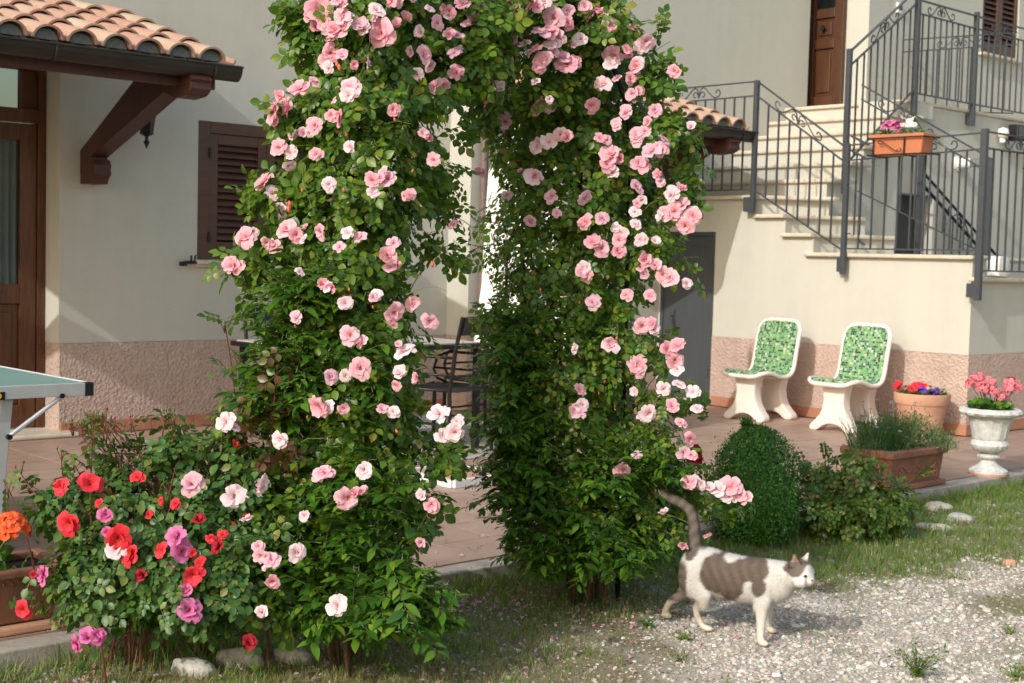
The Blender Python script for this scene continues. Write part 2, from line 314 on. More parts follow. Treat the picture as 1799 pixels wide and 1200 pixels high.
def grid_ground():
    xs = np.concatenate([[-80, -40, -20, -12, -4.6], np.linspace(-4.36, 0, 150), [2, 6, 14, 30, 80]]); ys = np.concatenate([[-80, -30, -8, -2], np.linspace(0, 10, 330), [12, 16, 25, 45, 80]])
    X, Y = np.meshgrid(xs, ys, indexing='ij'); Z = gh(X, Y); Z[(X < -4.5)] = GZ-.02
    V = np.stack([X, Y, Z], -1).reshape(-1, 3); n, k = X.shape; I = np.arange(n*k).reshape(n, k)
    a, b_, c, d = I[:-1, :-1].ravel(), I[1:, :-1].ravel(), I[1:, 1:].ravel(), I[:-1, 1:].ravel()
    T = np.concatenate([np.stack([a, b_, c], 1), np.stack([a, c, d], 1)])
    me = np_mesh('ground', V, T, 'ground', ('grassy', 'FLOAT', np.clip(grassy(X, Y)+2.0*np.clip(fbm(X, Y, 3.2, 11)+.06, 0, 1), 0, 1).ravel())); tag(mesh_obj('ground', me), kind='structure')
grid_ground()
# patio: bed, kerb strip, single tiles
KX, TX, XW = -4.33, -4.46, -9.13
tag(MB().box(-9.2, TX+.002, -6, 18.0, -.3, -.008).build('patio', 'grout'), kind='structure')
kerb = MB().box(TX+.004, KX, -6, 18.0, -.3, -.004).build('kerb', 'concrete', bevel=.006); tag(kerb, kind='structure')
patio = bpy.data.objects['patio']
tb = bmesh.new(); TS = .33
me_t = MB().box(-.1622, .1622, -.1622, .1622, -.010, .0).build('tile', 'tile', None, bevel=0); tile_me = me_t.data; bpy.data.objects.remove(me_t)
cells = []
for i in range(15):
    for j in range(-6, 44):
        x = TX-.165-i*TS; y = -.3+j*TS+.165
        if x < -9.2: continue
        d = depth((x, y, 0)); r = np.array([x, y, 0])-CAM; px = 899.5+FPX*(r@RT)/d; py = 600-FPX*(r@UP)/d
        vis = (-60 < px < 1860) and (-60 < py < 1260) and d > 0
        if x < -8.85+.165 and y > 7.64: continue
        if y > 10.04 and x < -5.58: continue
        cells.append((0 if vis else 1, d, x, y))
cells.sort()
for k, (v_, d, x, y) in enumerate(cells[:300]):
    if v_: break
    o = inst(tile_me, 'tile', patio, (x, y, random.uniform(-.001, .001))); o.rotation_euler = (0, 0, random.choice((0, math.pi/2, math.pi)))
rest = MB()
for (v_, d, x, y) in cells[k:]: rest.box(x-.1622, x+.1622, y-.1622, y+.1622, -.010, .0)
if rest.v: tag(rest.build('paving', 'tile', patio), kind='stuff')
# ================================================================== HOUSE
house = empty('house', (XW, 5, 0), 0, 'cream rendered house with pink roughcast base, brown shutters and tiled door canopies', 'house')
HL = Vector((XW, 5, 0))
def hb(mb): mb.v = [(a-HL.x, b-HL.y, c-HL.z) for a, b, c in mb.v]; return mb
PZ = .635
def wall_seg(x0, x1, y0, y1, z0, z1, mat='wall', name='wall'): return hb(MB().box(x0, x1, y0, y1, z0, z1)).build(name, mat, house)
# left wing (faces +x)
wall_seg(-9.6, XW, -4, 2.72, PZ, 6.2); wall_seg(-9.6, XW, 2.72, 4.18, 2.56, 6.2)
wall_seg(-9.6, XW, 4.18, 5.24, PZ, 6.2); wall_seg(-9.6, XW, 6.42, 7.64, PZ, 6.2)
wall_seg(-9.6, XW, 5.24, 6.42, PZ, 1.23); wall_seg(-9.6, XW, 5.24, 6.42, 2.25, 6.2)
for y0, y1 in ((-4, 2.72), (4.183, 7.64)): wall_seg(-9.6, XW+.008, y0, y1, 0, PZ-.002, 'plinth', 'plinth')
# wider bay behind the arch
wall_seg(-9.6, -8.85, 7.642, 12.3, PZ, 6.2); wall_seg(-9.6, -8.842, 7.634, 10.05, 0, PZ-.002, 'plinth', 'plinth')
# recessed wall with the upper door, and the wing beyond it
wall_seg(-9.8, -9.42, 12.5, 12.9, 2.0, 6.2); wall_seg(-8.53, -8.26, 12.5, 12.9, 2.0, 6.2); wall_seg(-9.42, -8.53, 12.5, 12.9, 5.1, 6.2)
wall_seg(-9.4, -8.262, 12.902, 14.78, 2.0, 6.2); wall_seg(-9.4, -8.262, 15.62, 19, 2.0, 6.2); wall_seg(-9.4, -8.262, 14.78, 15.62, 2, 3.79); wall_seg(-9.4, -8.262, 14.78, 15.62, 5.0, 6.2)
wall_seg(-9.8, -9.0, -4, 19, 6.202, 6.4, 'timber', 'eaves')
# skirting tiles along the wall bases
def skirting(p0, p1, nrm, parent, off, h=.085, t=.014):
    p0 = Vector(p0); p1 = Vector(p1); L = (p1-p0).length; n = max(1, round(L/.33)); d = (p1-p0)/n; u = d.normalized(); nr = Vector(nrm)
    hl = d.length/2-.002
    me = MB(); a = [(-hl, 0), (hl, 0), (hl, t), (-hl, t)]
    me.add([tuple(u*q[0]+nr*q[1]+Vector((0, 0, z))) for z in (0, h) for q in a], [(3, 2, 1, 0), (4, 5, 6, 7), (0, 1, 5, 4), (1, 2, 6, 5), (2, 3, 7, 6), (3, 0, 4, 7)])
    o0 = me.build('skirting_tile', 'skirt', parent, loc=p0+d*.5-off)
    for k in range(1, n): inst(o0.data, 'skirting_tile', parent, p0+d*(k+.5)-off)
skirting((XW+.008, 4.19, .001), (XW+.008, 7.63, .001), (1, 0, 0), house, HL)
skirting((-8.842, 7.65, .001), (-8.842, 10.03, .001), (1, 0, 0), house, HL)
# left door
door = empty('door', Vector((-9.34, 3.45, 0))-HL, 0, parent=house); DL = Vector((-9.34, 3.45, 0))
def db(mb, L=DL): mb.v = [(a-L.x, b-L.y, c-L.z) for a, b, c in mb.v]; return mb
fx = -9.34
db(MB().box(fx-.07, fx, 4.12, 4.178, .03, 2.555).box(fx-.07, fx, 2.72, 2.78, .03, 2.555).box(fx-.07, fx, 2.78, 4.12, 2.50, 2.555).box(fx-.07, fx+.01, 2.78, 4.12, 2.14, 2.235)).build('door_frame', 'door_wood', door, bevel=.004)
for ya, yb in ((3.455, 4.115), (2.785, 3.445)):
    hx = fx-.012
    db(MB().box(hx-.05, hx, yb-.115, yb, .045, 2.135).box(hx-.05, hx, ya, ya+.095, .045, 2.135).box(hx-.05, hx, ya+.095, yb-.115, 2.02, 2.135).box(hx-.05, hx, ya+.095, yb-.115, .90, 1.035).box(hx-.05, hx, ya+.095, yb-.115, .045, .20)).build('door_leaf', 'door_wood', door, bevel=.005)
    db(MB().box(hx-.040, hx-.024, ya+.095, yb-.115, .20, .90).box(hx-.030, hx-.012, ya+.15, yb-.17, .26, .84)).build('door_panel', 'door_wood', door, bevel=.006)
    db(MB().box(hx-.034, hx-.026, ya+.095, yb-.115, 1.035, 2.02)).build('pane', 'glass', door)
    cm = MB(); n = 60; vs = []; 
    for k in range(n+1):
        y = ya+.05+(yb-ya-.08)*k/n; x = hx-.10+.018*math.sin(k*1.25)+.006*math.sin(k*.4)
        vs += [(x, y, .95), (x-.004, y, 2.12)]
    cm.add(vs, [(2*k, 2*k+2, 2*k+3, 2*k+1) for k in range(n)]); db(cm).build('curtain', 'curtain', door, smooth=True)
db(MB().box(fx-.045, fx-.036, 2.78, 4.06, 2.235, 2.50)).build('transom_pane', 'glass', door)
db(MB().box(fx-.07, fx-.02, 4.0, 4.12, 2.235, 2.50)).build('transom_rail', 'door_wood', door, bevel=.004)
db(MB().box(-10.6, -10.5, 2.6, 4.3, 0, 2.6)).build('dark_room', 'dark', door)
hb(MB().box(-9.42, -8.98, 2.6, 4.27, .001, .034)).build('doorstep', 'marble', house, bevel=.014, segs=3)
# shuttered window
sh = empty('window', Vector((XW, 5.83, 1.23))-HL, 0, parent=house); WL = Vector((XW, 5.83, 1.23))
def slats(mb_parent, x0, y0, y1, z0, z1, n, L, name='slat'):
    h = (z1-z0)/n; m = MB(); w = (y1-y0)/2-.001
    m.extr([(x, z) for x, z in ((-.016, .012), (.012, -.030), (.019, -.026), (-.010, .016))], 'y', -w, w)
    o0 = m.build(name, 'shutter', mb_parent, loc=Vector((x0, (y0+y1)/2, z0+h*.75))-L)
    for k in range(1, n): inst(o0.data, name, mb_parent, Vector((x0, (y0+y1)/2, z0+h*(k+.75)))-L)
def wb(mb): mb.v = [(a-WL.x, b-WL.y, c-WL.z) for a, b, c in mb.v]; return mb
wx = XW+.004
wb(MB().box(wx-.08, wx, 5.242, 5.335, 1.232, 2.248).box(wx-.08, wx, 6.325, 6.418, 1.232, 2.248).box(wx-.08, wx, 5.335, 6.325, 2.165, 2.248)).build('window_frame', 'shutter', sh, bevel=.004)
for ya, yb in ((5.338, 5.828), (5.832, 6.322)):
    z0, z1 = 1.236, 2.16; q = wx-.012; st = .072
    wb(MB().box(q-.04, q, ya, ya+st, z0, z1).box(q-.04, q, yb-st, yb, z0, z1).box(q-.04, q, ya+st, yb-st, z1-.075, z1).box(q-.04, q, ya+st, yb-st, z0, z0+.13)).build('shutter', 'shutter', sh, bevel=.004)
    slats(sh, q-.02, ya+st, yb-st, z0+.135, z1-.078, 14, WL)
    wb(MB().box(q-.06, q-.05, ya, yb, z0, z1)).build('backing', 'dark', sh)
for z in (1.36, 1.98): wb(MB().box(wx-.002, wx+.012, 5.325, 5.345, z, z+.075)).build('hinge', 'black_iron', sh, bevel=.003)
wb(MB().box(XW-.1, XW+.055, 5.19, 6.47, 1.196, 1.228).box(XW-.1, XW+.035, 5.21, 6.45, 1.176, 1.195)).build('sill', 'marble', sh, bevel=.006)
stay = MB().tube([(.0, 5.215, 1.21), (.055, 5.20, 1.21), (.06, 5.10, 1.21)], .012, 6).tube([(.06, 5.12, 1.20), (.06, 5.07, 1.20)], .018, 8).tube([(.05, 5.165, 1.21), (.05, 5.165, 1.26)], .008, 5).tube([(.05, 5.195, 1.2), (.05, 5.195, 1.258), (.05, 5.21, 1.262)], .007, 5)
stay.v = [(a+XW, b, c) for a, b, c in stay.v]; hb(stay).build('shutter_stay', 'black_iron', house, smooth=True)
# upper double door
ud = empty('door', Vector((-8.97, 12.5, 2.94))-HL, 0, parent=house); UL = Vector((-8.97, 12.5, 2.94))
def ub(mb): mb.v = [(a-UL.x, b-UL.y, c-UL.z) for a, b, c in mb.v]; return mb
ub(MB().box(-9.42, -9.37, 12.44, 12.6, 2.94, 5.1).box(-8.58, -8.531, 12.44, 12.6, 2.94, 5.1)).build('door_frame', 'upper_door', ud, bevel=.004)
for xa, xb in ((-9.365, -8.98), (-8.97, -8.585)):
    w = xb-xa; ub(MB().box(xa, xa+.07, 12.46, 12.52, 2.95, 5.05).box(xb-.07, xb, 12.46, 12.52, 2.95, 5.05).box(xa+.07, xb-.07, 12.46, 12.52, 2.95, 3.10).box(xa+.07, xb-.07, 12.46, 12.52, 3.60, 3.70).box(xa+.07, xb-.07, 12.46, 12.52, 3.92, 4.02)).build('door_leaf', 'upper_door', ud, bevel=.006)
    for z0, z1 in ((3.10, 3.60), (3.70, 3.92)):
        ub(MB().box(xa+.07, xb-.07, 12.485, 12.51, z0, z1).box(xa+.11, xb-.11, 12.468, 12.50, z0+.04, z1-.04)).build('door_panel', 'upper_door', ud, bevel=.006)
    ub(MB().box(xa+.07, xb-.07, 12.50, 12.505, 4.02, 5.05)).build('pane', 'glass', ud)
    cx = (xa+xb)/2; ub(MB().lathe([(.0, 0), (.03, .0), (.032, .01), (.018, .02), (.0, .025)], 14, (0, 0, 0), close=False)).build('tmp', 'black_iron') if False else None
    k = MB(); k.tube([(cx, 12.47, 3.81), (cx, 12.43, 3.81)], .012, 8).tube([(cx, 12.436, 3.81), (cx, 12.415, 3.81)], [.030, .024], 12); ub(k).build('knob', 'black_iron', ud, smooth=40)
ub(MB().box(-9.40, -8.55, 12.6, 12.62, 2.95, 5.1)).build('backing', 'dark', ud)
# far shuttered window on the wing, intercom, hatch, downpipe
w2 = empty('window', Vector((-8.262, 15.2, 3.79))-HL, 0, parent=house); W2 = Vector((-8.262, 15.2, 3.79)); 
def w2b(mb): mb.v = [(a-W2.x, b-W2.y, c-W2.z) for a, b, c in mb.v]; return mb
for ya, yb in ((14.79, 15.195), (15.205, 15.61)):
    w2b(MB().box(-8.33, -8.28, ya, ya+.06, 3.8, 4.99).box(-8.33, -8.28, yb-.06, yb, 3.8, 4.99).box(-8.33, -8.28, ya+.06, yb-.06, 3.8, 3.93).box(-8.33, -8.28, ya+.06, yb-.06, 4.9, 4.99)).build('shutter', 'shutter', w2, bevel=.004)
    slats(w2, -8.305, ya+.06, yb-.06, 3.94, 4.89, 16, W2); w2b(MB().box(-8.36, -8.35, ya, yb, 3.8, 4.99)).build('backing', 'dark', w2)
w2b(MB().box(-8.4, -8.19, 14.72, 15.68, 3.755, 3.788)).build('sill', 'marble', w2, bevel=.006)
ic = hb(MB().box(-8.262, -8.235, 12.99, 13.09, 3.99, 4.10)).build('intercom', 'white_paint', house, bevel=.008)
ics = MB().box(.0, .006, -.032, .025, -.03, .03); ics.v = [(a-8.235, b+13.045, c+4.05) for a, b, c in ics.v]
hb(ics).build('keypad', 'iron', house, bevel=.002)
pp = MB().tube([(-8.79, 7.735, .02), (-8.79, 7.735, 5.9)], .035, 14)
hb(pp).build('downpipe', 'pipe', house, smooth=40)
for z in (.9, 1.62, 2.5): hb(MB().tube([(-8.79, 7.735, z), (-8.79, 7.735, z+.022)], .040, 14).box(-8.86, -8.78, 7.725, 7.745, z+.002, z+.018)).build('pipe_bracket', 'iron', house)
# ---------------------------------------------------------------- tiled canopies over the doors (parts of the house)
def half_tile(L=.42, r0=.096, r1=.074, t=.015, n=10, up=True):
    V = []; F = []
    for (x, r) in ((0, r0), (L, r1)):
        for rr in (r, r-t):
            for k in range(n+1):
                a = math.pi*k/n; V.append((x, rr*math.cos(a), (rr*math.sin(a)*.86 if up else -rr*math.sin(a)*.7)))
    s = n+1
    for k in range(n):
        F += [(k, k+1, 2*s+k+1, 2*s+k), (s+k+1, s+k, 3*s+k, 3*s+k+1), (k+1, k, s+k, s+k+1), (2*s+k, 2*s+k+1, 3*s+k+1, 3*s+k)]
    F += [(0, 2*s, 3*s, s), (n, s+n, 3*s+n, 2*s+n)]
    return V, F
tm = MB(); tm.add(*half_tile()); tmo = tm.build('roof_tile', 'rooftile', smooth=50); TILE = tmo.data; bpy.data.objects.remove(tmo)
tm = MB(); tm.add(*half_tile(.42, .085, .10, .014, 8, False)); tmo = tm.build('channel_tile', 'rooftile', smooth=50); CHAN = tmo.data; bpy.data.objects.remove(tmo)
pm = MB(); ring = [(.0, 0)]+[(.072*math.cos(math.pi*k/10), .072*math.sin(math.pi*k/10)*.84) for k in range(11)]
pm.extr([(a, b) for a, b in ring[1:]], 'x', .012, .10); pmo = pm.build('mortar_plug', 'mortar'); PLUG = pmo.data; bpy.data.objects.remove(pmo)
def canopy(xw, y0, y1, brackets, E, ze, rows=5, slope=.31):
    org = Vector((xw, y1, 2.55)); ca = empty('door_canopy', org-HL, 0, parent=house)
    ex = E-.176; ang = math.atan(slope); pitch = .212; expo = .29
    def cb(mb): mb.v = [(a-org.x, b-org.y, c-org.z) for a, b, c in mb.v]; return mb
    xe = xw+ex+.03
    cb(MB().extr([(xw, ze+ex*slope-.045), (xe-.02, ze-.045), (xe-.02, ze-.075), (xw, ze+ex*slope-.075)], 'y', y0+.02, y1-.07)).build('boarding', 'timber', ca)
    cb(MB().extr([(xw, ze+ex*slope-.04), (xe, ze-.04), (xe, ze-.02), (xw, ze+ex*slope-.02)], 'y', y0, y1-.04)).build('screed', 'mortar', ca)
    # fascia board and gutter
    cb(MB().box(xe-.05, xe-.015, y0, y1-.10, ze-.17, ze-.06)).build('fascia', 'timber', ca, bevel=.006)
    g = MB(); n = 10; prof = []
    for k in range(n+1):
        a = math.pi+math.pi*k/n; prof.append((xe+.075+.068*math.cos(a), ze-.035+.085*math.sin(a)))
    outer = prof; inner = [(xe+.075+(x-xe-.075)*.93, z+.006) for x, z in prof]; pl = outer+inner[::-1]
    g.extr(pl, 'y', y0-.05, y1); g.tube([(xe+.146, y0-.05, ze-.034), (xe+.146, y1, ze-.034)], .008, 6)
    cb(g).build('gutter', 'gutter', ca, smooth=35)
    cb(MB().extr(outer, 'y', y1-.006, y1-.001)).build('gutter_end', 'gutter', ca)
    y = y1-.19
    while y > y0:
        q = MB(); q.tube([(xe+.075+.071*math.cos(math.pi+math.pi*k/10), y, ze-.035+.088*math.sin(math.pi+math.pi*k/10)) for k in range(11)]+[(xe+.10, y, ze-.02), (xe-.02, y, ze-.02)], .007, 5); cb(q).build('gutter_clip', 'gutter', ca); y -= 1.02
    # tiles
    R = Matrix.Rotation(math.pi, 3, 'Z') @ Matrix.Identity(3)
    Rt = Matrix.Rotation(ang, 3, 'Y')
    ncol = int((y1-y0-.08)/pitch)+1
    for c in range(ncol):
        yc = y1-.165-c*pitch
        for r in range(rows):
            x = xe+.055-r*expo; z = ze-.010+(r*expo)*slope+.0
            L = Matrix.Translation((x-org.x, yc-org.y+random.uniform(-.004, .004), z-org.z+.012)) @ (Rt @ R).to_4x4() @ Matrix.Rotation(math.radians(2.4)+random.uniform(-.01, .01), 4, 'Y') @ Matrix.Rotation(random.uniform(-.012, .012), 4, 'Z')
            o = bpy.data.objects.new('roof_tile', TILE); COL.objects.link(o); o.parent = ca; o.matrix_local = L
            L2 = Matrix.Translation((x-.03-org.x, yc+pitch/2-org.y, z-org.z+.035)) @ (Rt @ R).to_4x4() @ Matrix.Rotation(math.radians(1.6), 4, 'Y')
            o = bpy.data.objects.new('channel_tile', CHAN); COL.objects.link(o); o.parent = ca; o.matrix_local = L2
        o = bpy.data.objects.new('mortar_plug', PLUG); COL.objects.link(o); o.parent = ca
        o.matrix_local = Matrix.Translation((xe+.045-org.x, yc-org.y, ze-org.z)) @ R.to_4x4()
    # timber brackets: diagonal strut, wall foot, carved beam end
    for yb in brackets:
        t = .065
        bx = lambda pts: [(xw+a, b) for a, b in pts]
        br = empty('bracket', Vector((xw, yb, 2.0))-org, 0, parent=ca); bo = Vector((xw, yb, 2.0))
        def bb(mb): mb.v = [(a-bo.x, b-bo.y, c-bo.z) for a, b, c in mb.v]; return mb
        bb(MB().extr(bx([(.0, 1.80), (.0, 1.965), (E*.50, ze-.09), (E*.80, ze-.11), (E*.80, ze-.17), (.15, 1.915), (.15, 1.80)]), 'y', yb-t, yb+t)).build('strut', 'timber', ca, bevel=.004, loc=bo-org)
        bb(MB().extr(bx([(.0, 1.735), (.0, 1.83), (.19, 1.90), (.215, 1.86), (.205, 1.83), (.215, 1.80), (.17, 1.76), (.16, 1.735)]), 'y', yb-t+.004, yb+t-.004)).build('corbel', 'timber', ca, loc=bo-org)
        zt = ze-.13
        bb(MB().extr(bx([(.0, zt+E*slope-.02), (.0, zt+E*slope+.06), (E-.20, zt+.13), (E-.03, zt+.02), (E-.01, zt-.005), (E-.03, zt-.02), (E-.02, zt-.06), (E-.05, zt-.085), (E-.09, zt-.10), (E-.22, zt-.11), (E-.30, zt-.085), (E*.62, zt-.0), (E*.45, zt+.05)]), 'y', yb-t-.004, yb+t+.004)).build('rafter', 'timber', ca, loc=bo-org)
        bpy.data.objects.remove(br)
    return ca
canopy(XW, 1.4, 4.67, (1.9, 4.39), 1.53, 2.475)
canopy(-8.85, 7.85, 9.975, (8.1, 9.68), 1.17, 2.50, 4, .33)
# ================================================================== STAIRCASE
st = empty('external_staircase', (-7.2, 10.04, 0), 0, 'cream rendered outside staircase with pale stone treads and grey iron railings', 'staircase'); SL = Vector((-7.2, 10.04, 0))
def sb(mb, L=SL): mb.v = [(a-L.x, b-L.y, c-L.z) for a, b, c in mb.v]; return mb
F0 = 10.04
def blk(poly, z0, z1, name='wall', mat='wall'): return sb(MB().prism(poly, z0, z1)).build(name, mat, st)
LT = .036
lv = [(1.385, [(-5.62, F0), (-5.62, 10.24), (-6.25, 10.24), (-6.25, 12.6), (-7.40, 12.6), (-7.12, F0)]),
      (1.549, [(-7.08, F0), (-6.79, 10.9), (-7.38, 11.2), (-7.45, F0)]),
      (1.714, [(-7.38, F0), (-7.05, 10.8), (-7.38, 11.0), (-7.78, F0)]),
      (1.884, [(-7.73, F0), (-7.22, 10.54), (-8.845, 10.56), (-8.845, F0)])]
# masses: the front wall is cut round the steel door
dz = 1.592; dxa, dxb = -8.82, -8.175
zf = PZ
sb(MB().extr([(dxb, zf), (-5.60, zf), (-5.60, 1.384), (-7.10, 1.384), (-7.10, 1.548), (-7.40, 1.548), (-7.40, 1.713), (-7.75, 1.713), (-7.75, 1.883), (-8.845, 1.883), (-8.845, dz), (dxb, dz)], 'y', F0, 10.24)).build('wall', 'wall', st)
blk([(-7.104, 10.242), (-7.104, 11.2), (-7.398, 11.2), (-7.398, 10.242)], zf, 1.548); blk([(-7.402, 10.242), (-7.402, 11.0), (-7.75, 11.0), (-7.75, 10.242)], zf, 1.713); blk([(-7.752, 10.242), (-7.752, 10.54), (-8.845, 10.54), (-8.845, 10.242)], zf, 1.883)
blk([(-5.60, 10.242), (-5.60, 17), (-5.8, 17), (-5.8, 10.242)], zf, 1.214)
blk([(-6.25, 10.25), (-6.25, 12.6), (-7.09, 12.6), (-7.09, 10.25)], zf, 1.384)
# slanted riser faces of the three winding steps
blk([(-7.14, F0+.002), (-6.84, 10.88), (-7.35, 11.2), (-7.395, F0+.02)], 1.42, 1.549, 'riser'); blk([(-7.44, F0+.002), (-7.10, 10.82), (-7.35, 11.0), (-7.70, F0+.02)], 1.585, 1.714, 'riser')
blk([(-7.77, F0+.002), (-7.30, 10.54), (-8.8, 10.56), (-8.8, F0+.02)], 1.75, 1.884, 'riser')
# plinth and skirting on the front and side
for (xa, xb) in ((-5.592, dxb),): sb(MB().box(dxb, -5.592, F0-.008, F0+.1, 0, PZ-.002)).build('plinth', 'plinth', st)
sb(MB().box(-5.7, -5.592, F0+.101, 17, 0, PZ-.002)).build('plinth', 'plinth', st)
skirting((dxb+.02, F0-.008, .001), (-5.578, F0-.008, .001), (0, -1, 0), st, SL); skirting((-5.592, F0-.008, .001), (-5.592, 16.8, .001), (1, 0, 0), st, SL)
# slabs: landing, winders, left landing
def slab(poly, ztop, name='tread'): return sb(MB().prism(poly, ztop-LT, ztop)).build(name, 'marble', st, bevel=.013, segs=3)
slab([(-5.575, 9.99), (-5.575, 10.28), (-6.24, 10.28), (-6.24, 12.6), (-7.4, 12.6), (-7.4, 10.3), (-7.15, 9.99)], 1.42, 'landing')
slab([(-7.42, 9.988), (-7.10, 9.988), (-6.80, 10.87), (-6.98, 11.06), (-7.36, 11.2)], 1.585)
slab([(-7.72, 9.986), (-7.40, 9.986), (-7.07, 10.78), (-7.36, 11.0)], 1.75)
slab([(-8.845, 9.984), (-7.74, 9.984), (-7.20, 10.50), (-7.2, 10.56), (-8.845, 10.56)], 1.92, 'landing')
slab([(-5.54, 9.975), (-5.54, 17), (-5.82, 17), (-5.82, 10.29), (-5.60, 10.29), (-5.60, 9.975)], 1.25, 'coping')
# upper flight
for k in range(6):
    y = 10.51+.278*k; z = 2.088+.1685*k
    sb(MB().box(-8.845, -7.335, y+.035, y+.36, z-.172, z-LT-.001)).build('riser', 'wall', st)
    if k < 5: sb(MB().box(-8.845, -7.24, y, y+.33, z-LT, z)).build('tread', 'marble', st, bevel=.013, segs=3)
ZU = 2.088+.1685*5
sb(MB().prism([(-8.845, 11.90), (-7.38, 11.90), (-7.38, 18), (-8.25, 18), (-8.25, 12.5), (-8.845, 12.5)], ZU-LT, ZU)).build('landing', 'marble', st, bevel=.013, segs=3)
sb(MB().box(-9.4, -8.846, 12.301, 12.49, ZU-LT, ZU)).build('threshold', 'marble', st)
# stepped side wall below the flight and landing wall (faces +x), with the little hatch
side = [(10.56, 1.3), (10.56, 1.91), (10.8, 1.91)]
for k in range(6):
    y = 10.51+.278*k; z = 2.088+.1685*k-LT-.003; side += [(y+.30, z-.168), (y+.30, z)]
side = [(10.562, 1.2), (10.562, 1.91)]
for k in range(5):
    y = 10.545+.278*k; z = 2.088+.1685*k-LT-.003; side += [(y, z if k else z), (y+.278, z)]
side = [(10.562, 1.2), (10.562, 2.045)]
zz = 2.045
for k in range(1, 5):
    y = 10.552+.278*k; side.append((y, zz)); zz += .1685; side.append((y, zz))
side += [(11.69, zz), (11.69, 1.2)]
sb(MB().extr(side, 'x', -7.7, -7.340)).build('wall', 'wall', st)
hy0, hy1, hz0, hz1 = 11.74, 12.46, 1.42, 2.03
sb(MB().box(-7.8, -7.402, 11.692, hy0, 1.2, ZU-LT-.002)).build('wall', 'wall', st); sb(MB().box(-7.8, -7.402, hy1, 18, 1.2, ZU-LT-.002)).build('wall', 'wall', st)
sb(MB().box(-7.8, -7.402, hy0, hy1, hz1, ZU-LT-.002)).build('wall', 'wall', st); sb(MB().box(-7.8, -7.402, hy0, hy1, 1.2, hz0-.002)).build('wall', 'wall', st)
sb(MB().box(-7.62, -7.60, hy0, hy1, hz0, hz1).box(-7.60, -7.593, hy0+.03, hy1-.03, hz0+.03, hz1-.03)).build('hatch', 'metal_door', st, bevel=.002)
# steel door in the front wall
sd_ = empty('steel_door', Vector((-8.5, F0, 0))-SL, 0, parent=st); EL = Vector((-8.5, F0, 0))
sb(MB().box(dxa, dxa+.035, F0-.004, F0+.05, .03, dz-.002).box(dxb-.035, dxb-.001, F0-.004, F0+.05, .03, dz-.002).box(dxa+.035, dxb-.035, F0-.004, F0+.05, dz-.037, dz-.002), EL).build('door_frame', 'metal_door', sd_, bevel=.002)
sb(MB().box(dxa+.038, dxb-.038, F0+.006, F0+.04, .04, dz-.04).box(dxa+.07, dxb-.07, F0+.002, F0+.02, .09, .10).box(dxa+.07, dxb-.07, F0+.002, F0+.02, dz-.14, dz-.13), EL).build('door_leaf', 'metal_door', sd_, bevel=.002)
for z in (.25, 1.3): sb(MB().tube([(dxb-.036, F0-.008, z), (dxb-.036, F0-.008, z+.09)], .008, 8), EL).build('hinge', 'metal_door', sd_)
sb(MB().tube([(dxa+.17, F0-.002, .80), (dxa+.17, F0-.05, .80), (dxa+.20, F0-.055, .72)], .008, 6).box(dxa+.155, dxa+.185, F0-.003, F0+.007, .70, .86), EL).build('handle', 'iron', sd_)
sb(MB().box(dxa-.02, dxb+.02, F0-.03, F0+.05, .001, .034)).build('doorstep', 'marble', st, bevel=.008)
sb(MB().box(-8.845, dxa-.001, F0, F0+.3, 0, dz-.001)).build('wall', 'wall', st)
# ------------------------------------------------------------ railings
def arc(cx, cz, r, a0, a1, n=9): return [(cx+r*math.cos(math.radians(a0+(a1-a0)*k/n)), cz+r*math.sin(math.radians(a0+(a1-a0)*k/n))) for k in range(n+1)]
def spiral(cx, cz, r0, r1, a0, a1, n=16):
    return [(cx+(r0+(r1-r0)*k/n)*math.cos(math.radians(a0+(a1-a0)*k/n)), cz+(r0+(r1-r0)*k/n)*math.sin(math.radians(a0+(a1-a0)*k/n))) for k in range(n+1)]
def scroll_curves():
    """ornament between two rails: u along the rail, v 0..1 from lower to upper rail"""
    out = []
    for s in (-1, 1):
        c = spiral(.040, .028, .012, .031, 250, -130, 16)        # little inner curl
        c = spiral(.042, .040, .014, .036, 20, 330, 14)
        out.append([(s*u, v) for u, v in c]+[(s*.062, .098), (s*.090, .098)]) if False else None
        pts = spiral(.040, .036, .012, .032, -150, 200-60, 14)
        main = [(.005, .012), (.008, .055), (.018, .088), (.045, .100), (.075, .092), (.105, .062), (.15, .022), (.185, .006)]
        out.append([(s*u, v) for u, v in main])
        out.append([(s*u, v) for u, v in spiral(.045, .036, .034, .014, 190, -110, 14)])
        out.append([(s*u, v) for u, v in [(.15, .022), (.185, .006), (.215, .010)]+spiral(.215, .046, .036, .015, -60, 190, 14)])
    return out
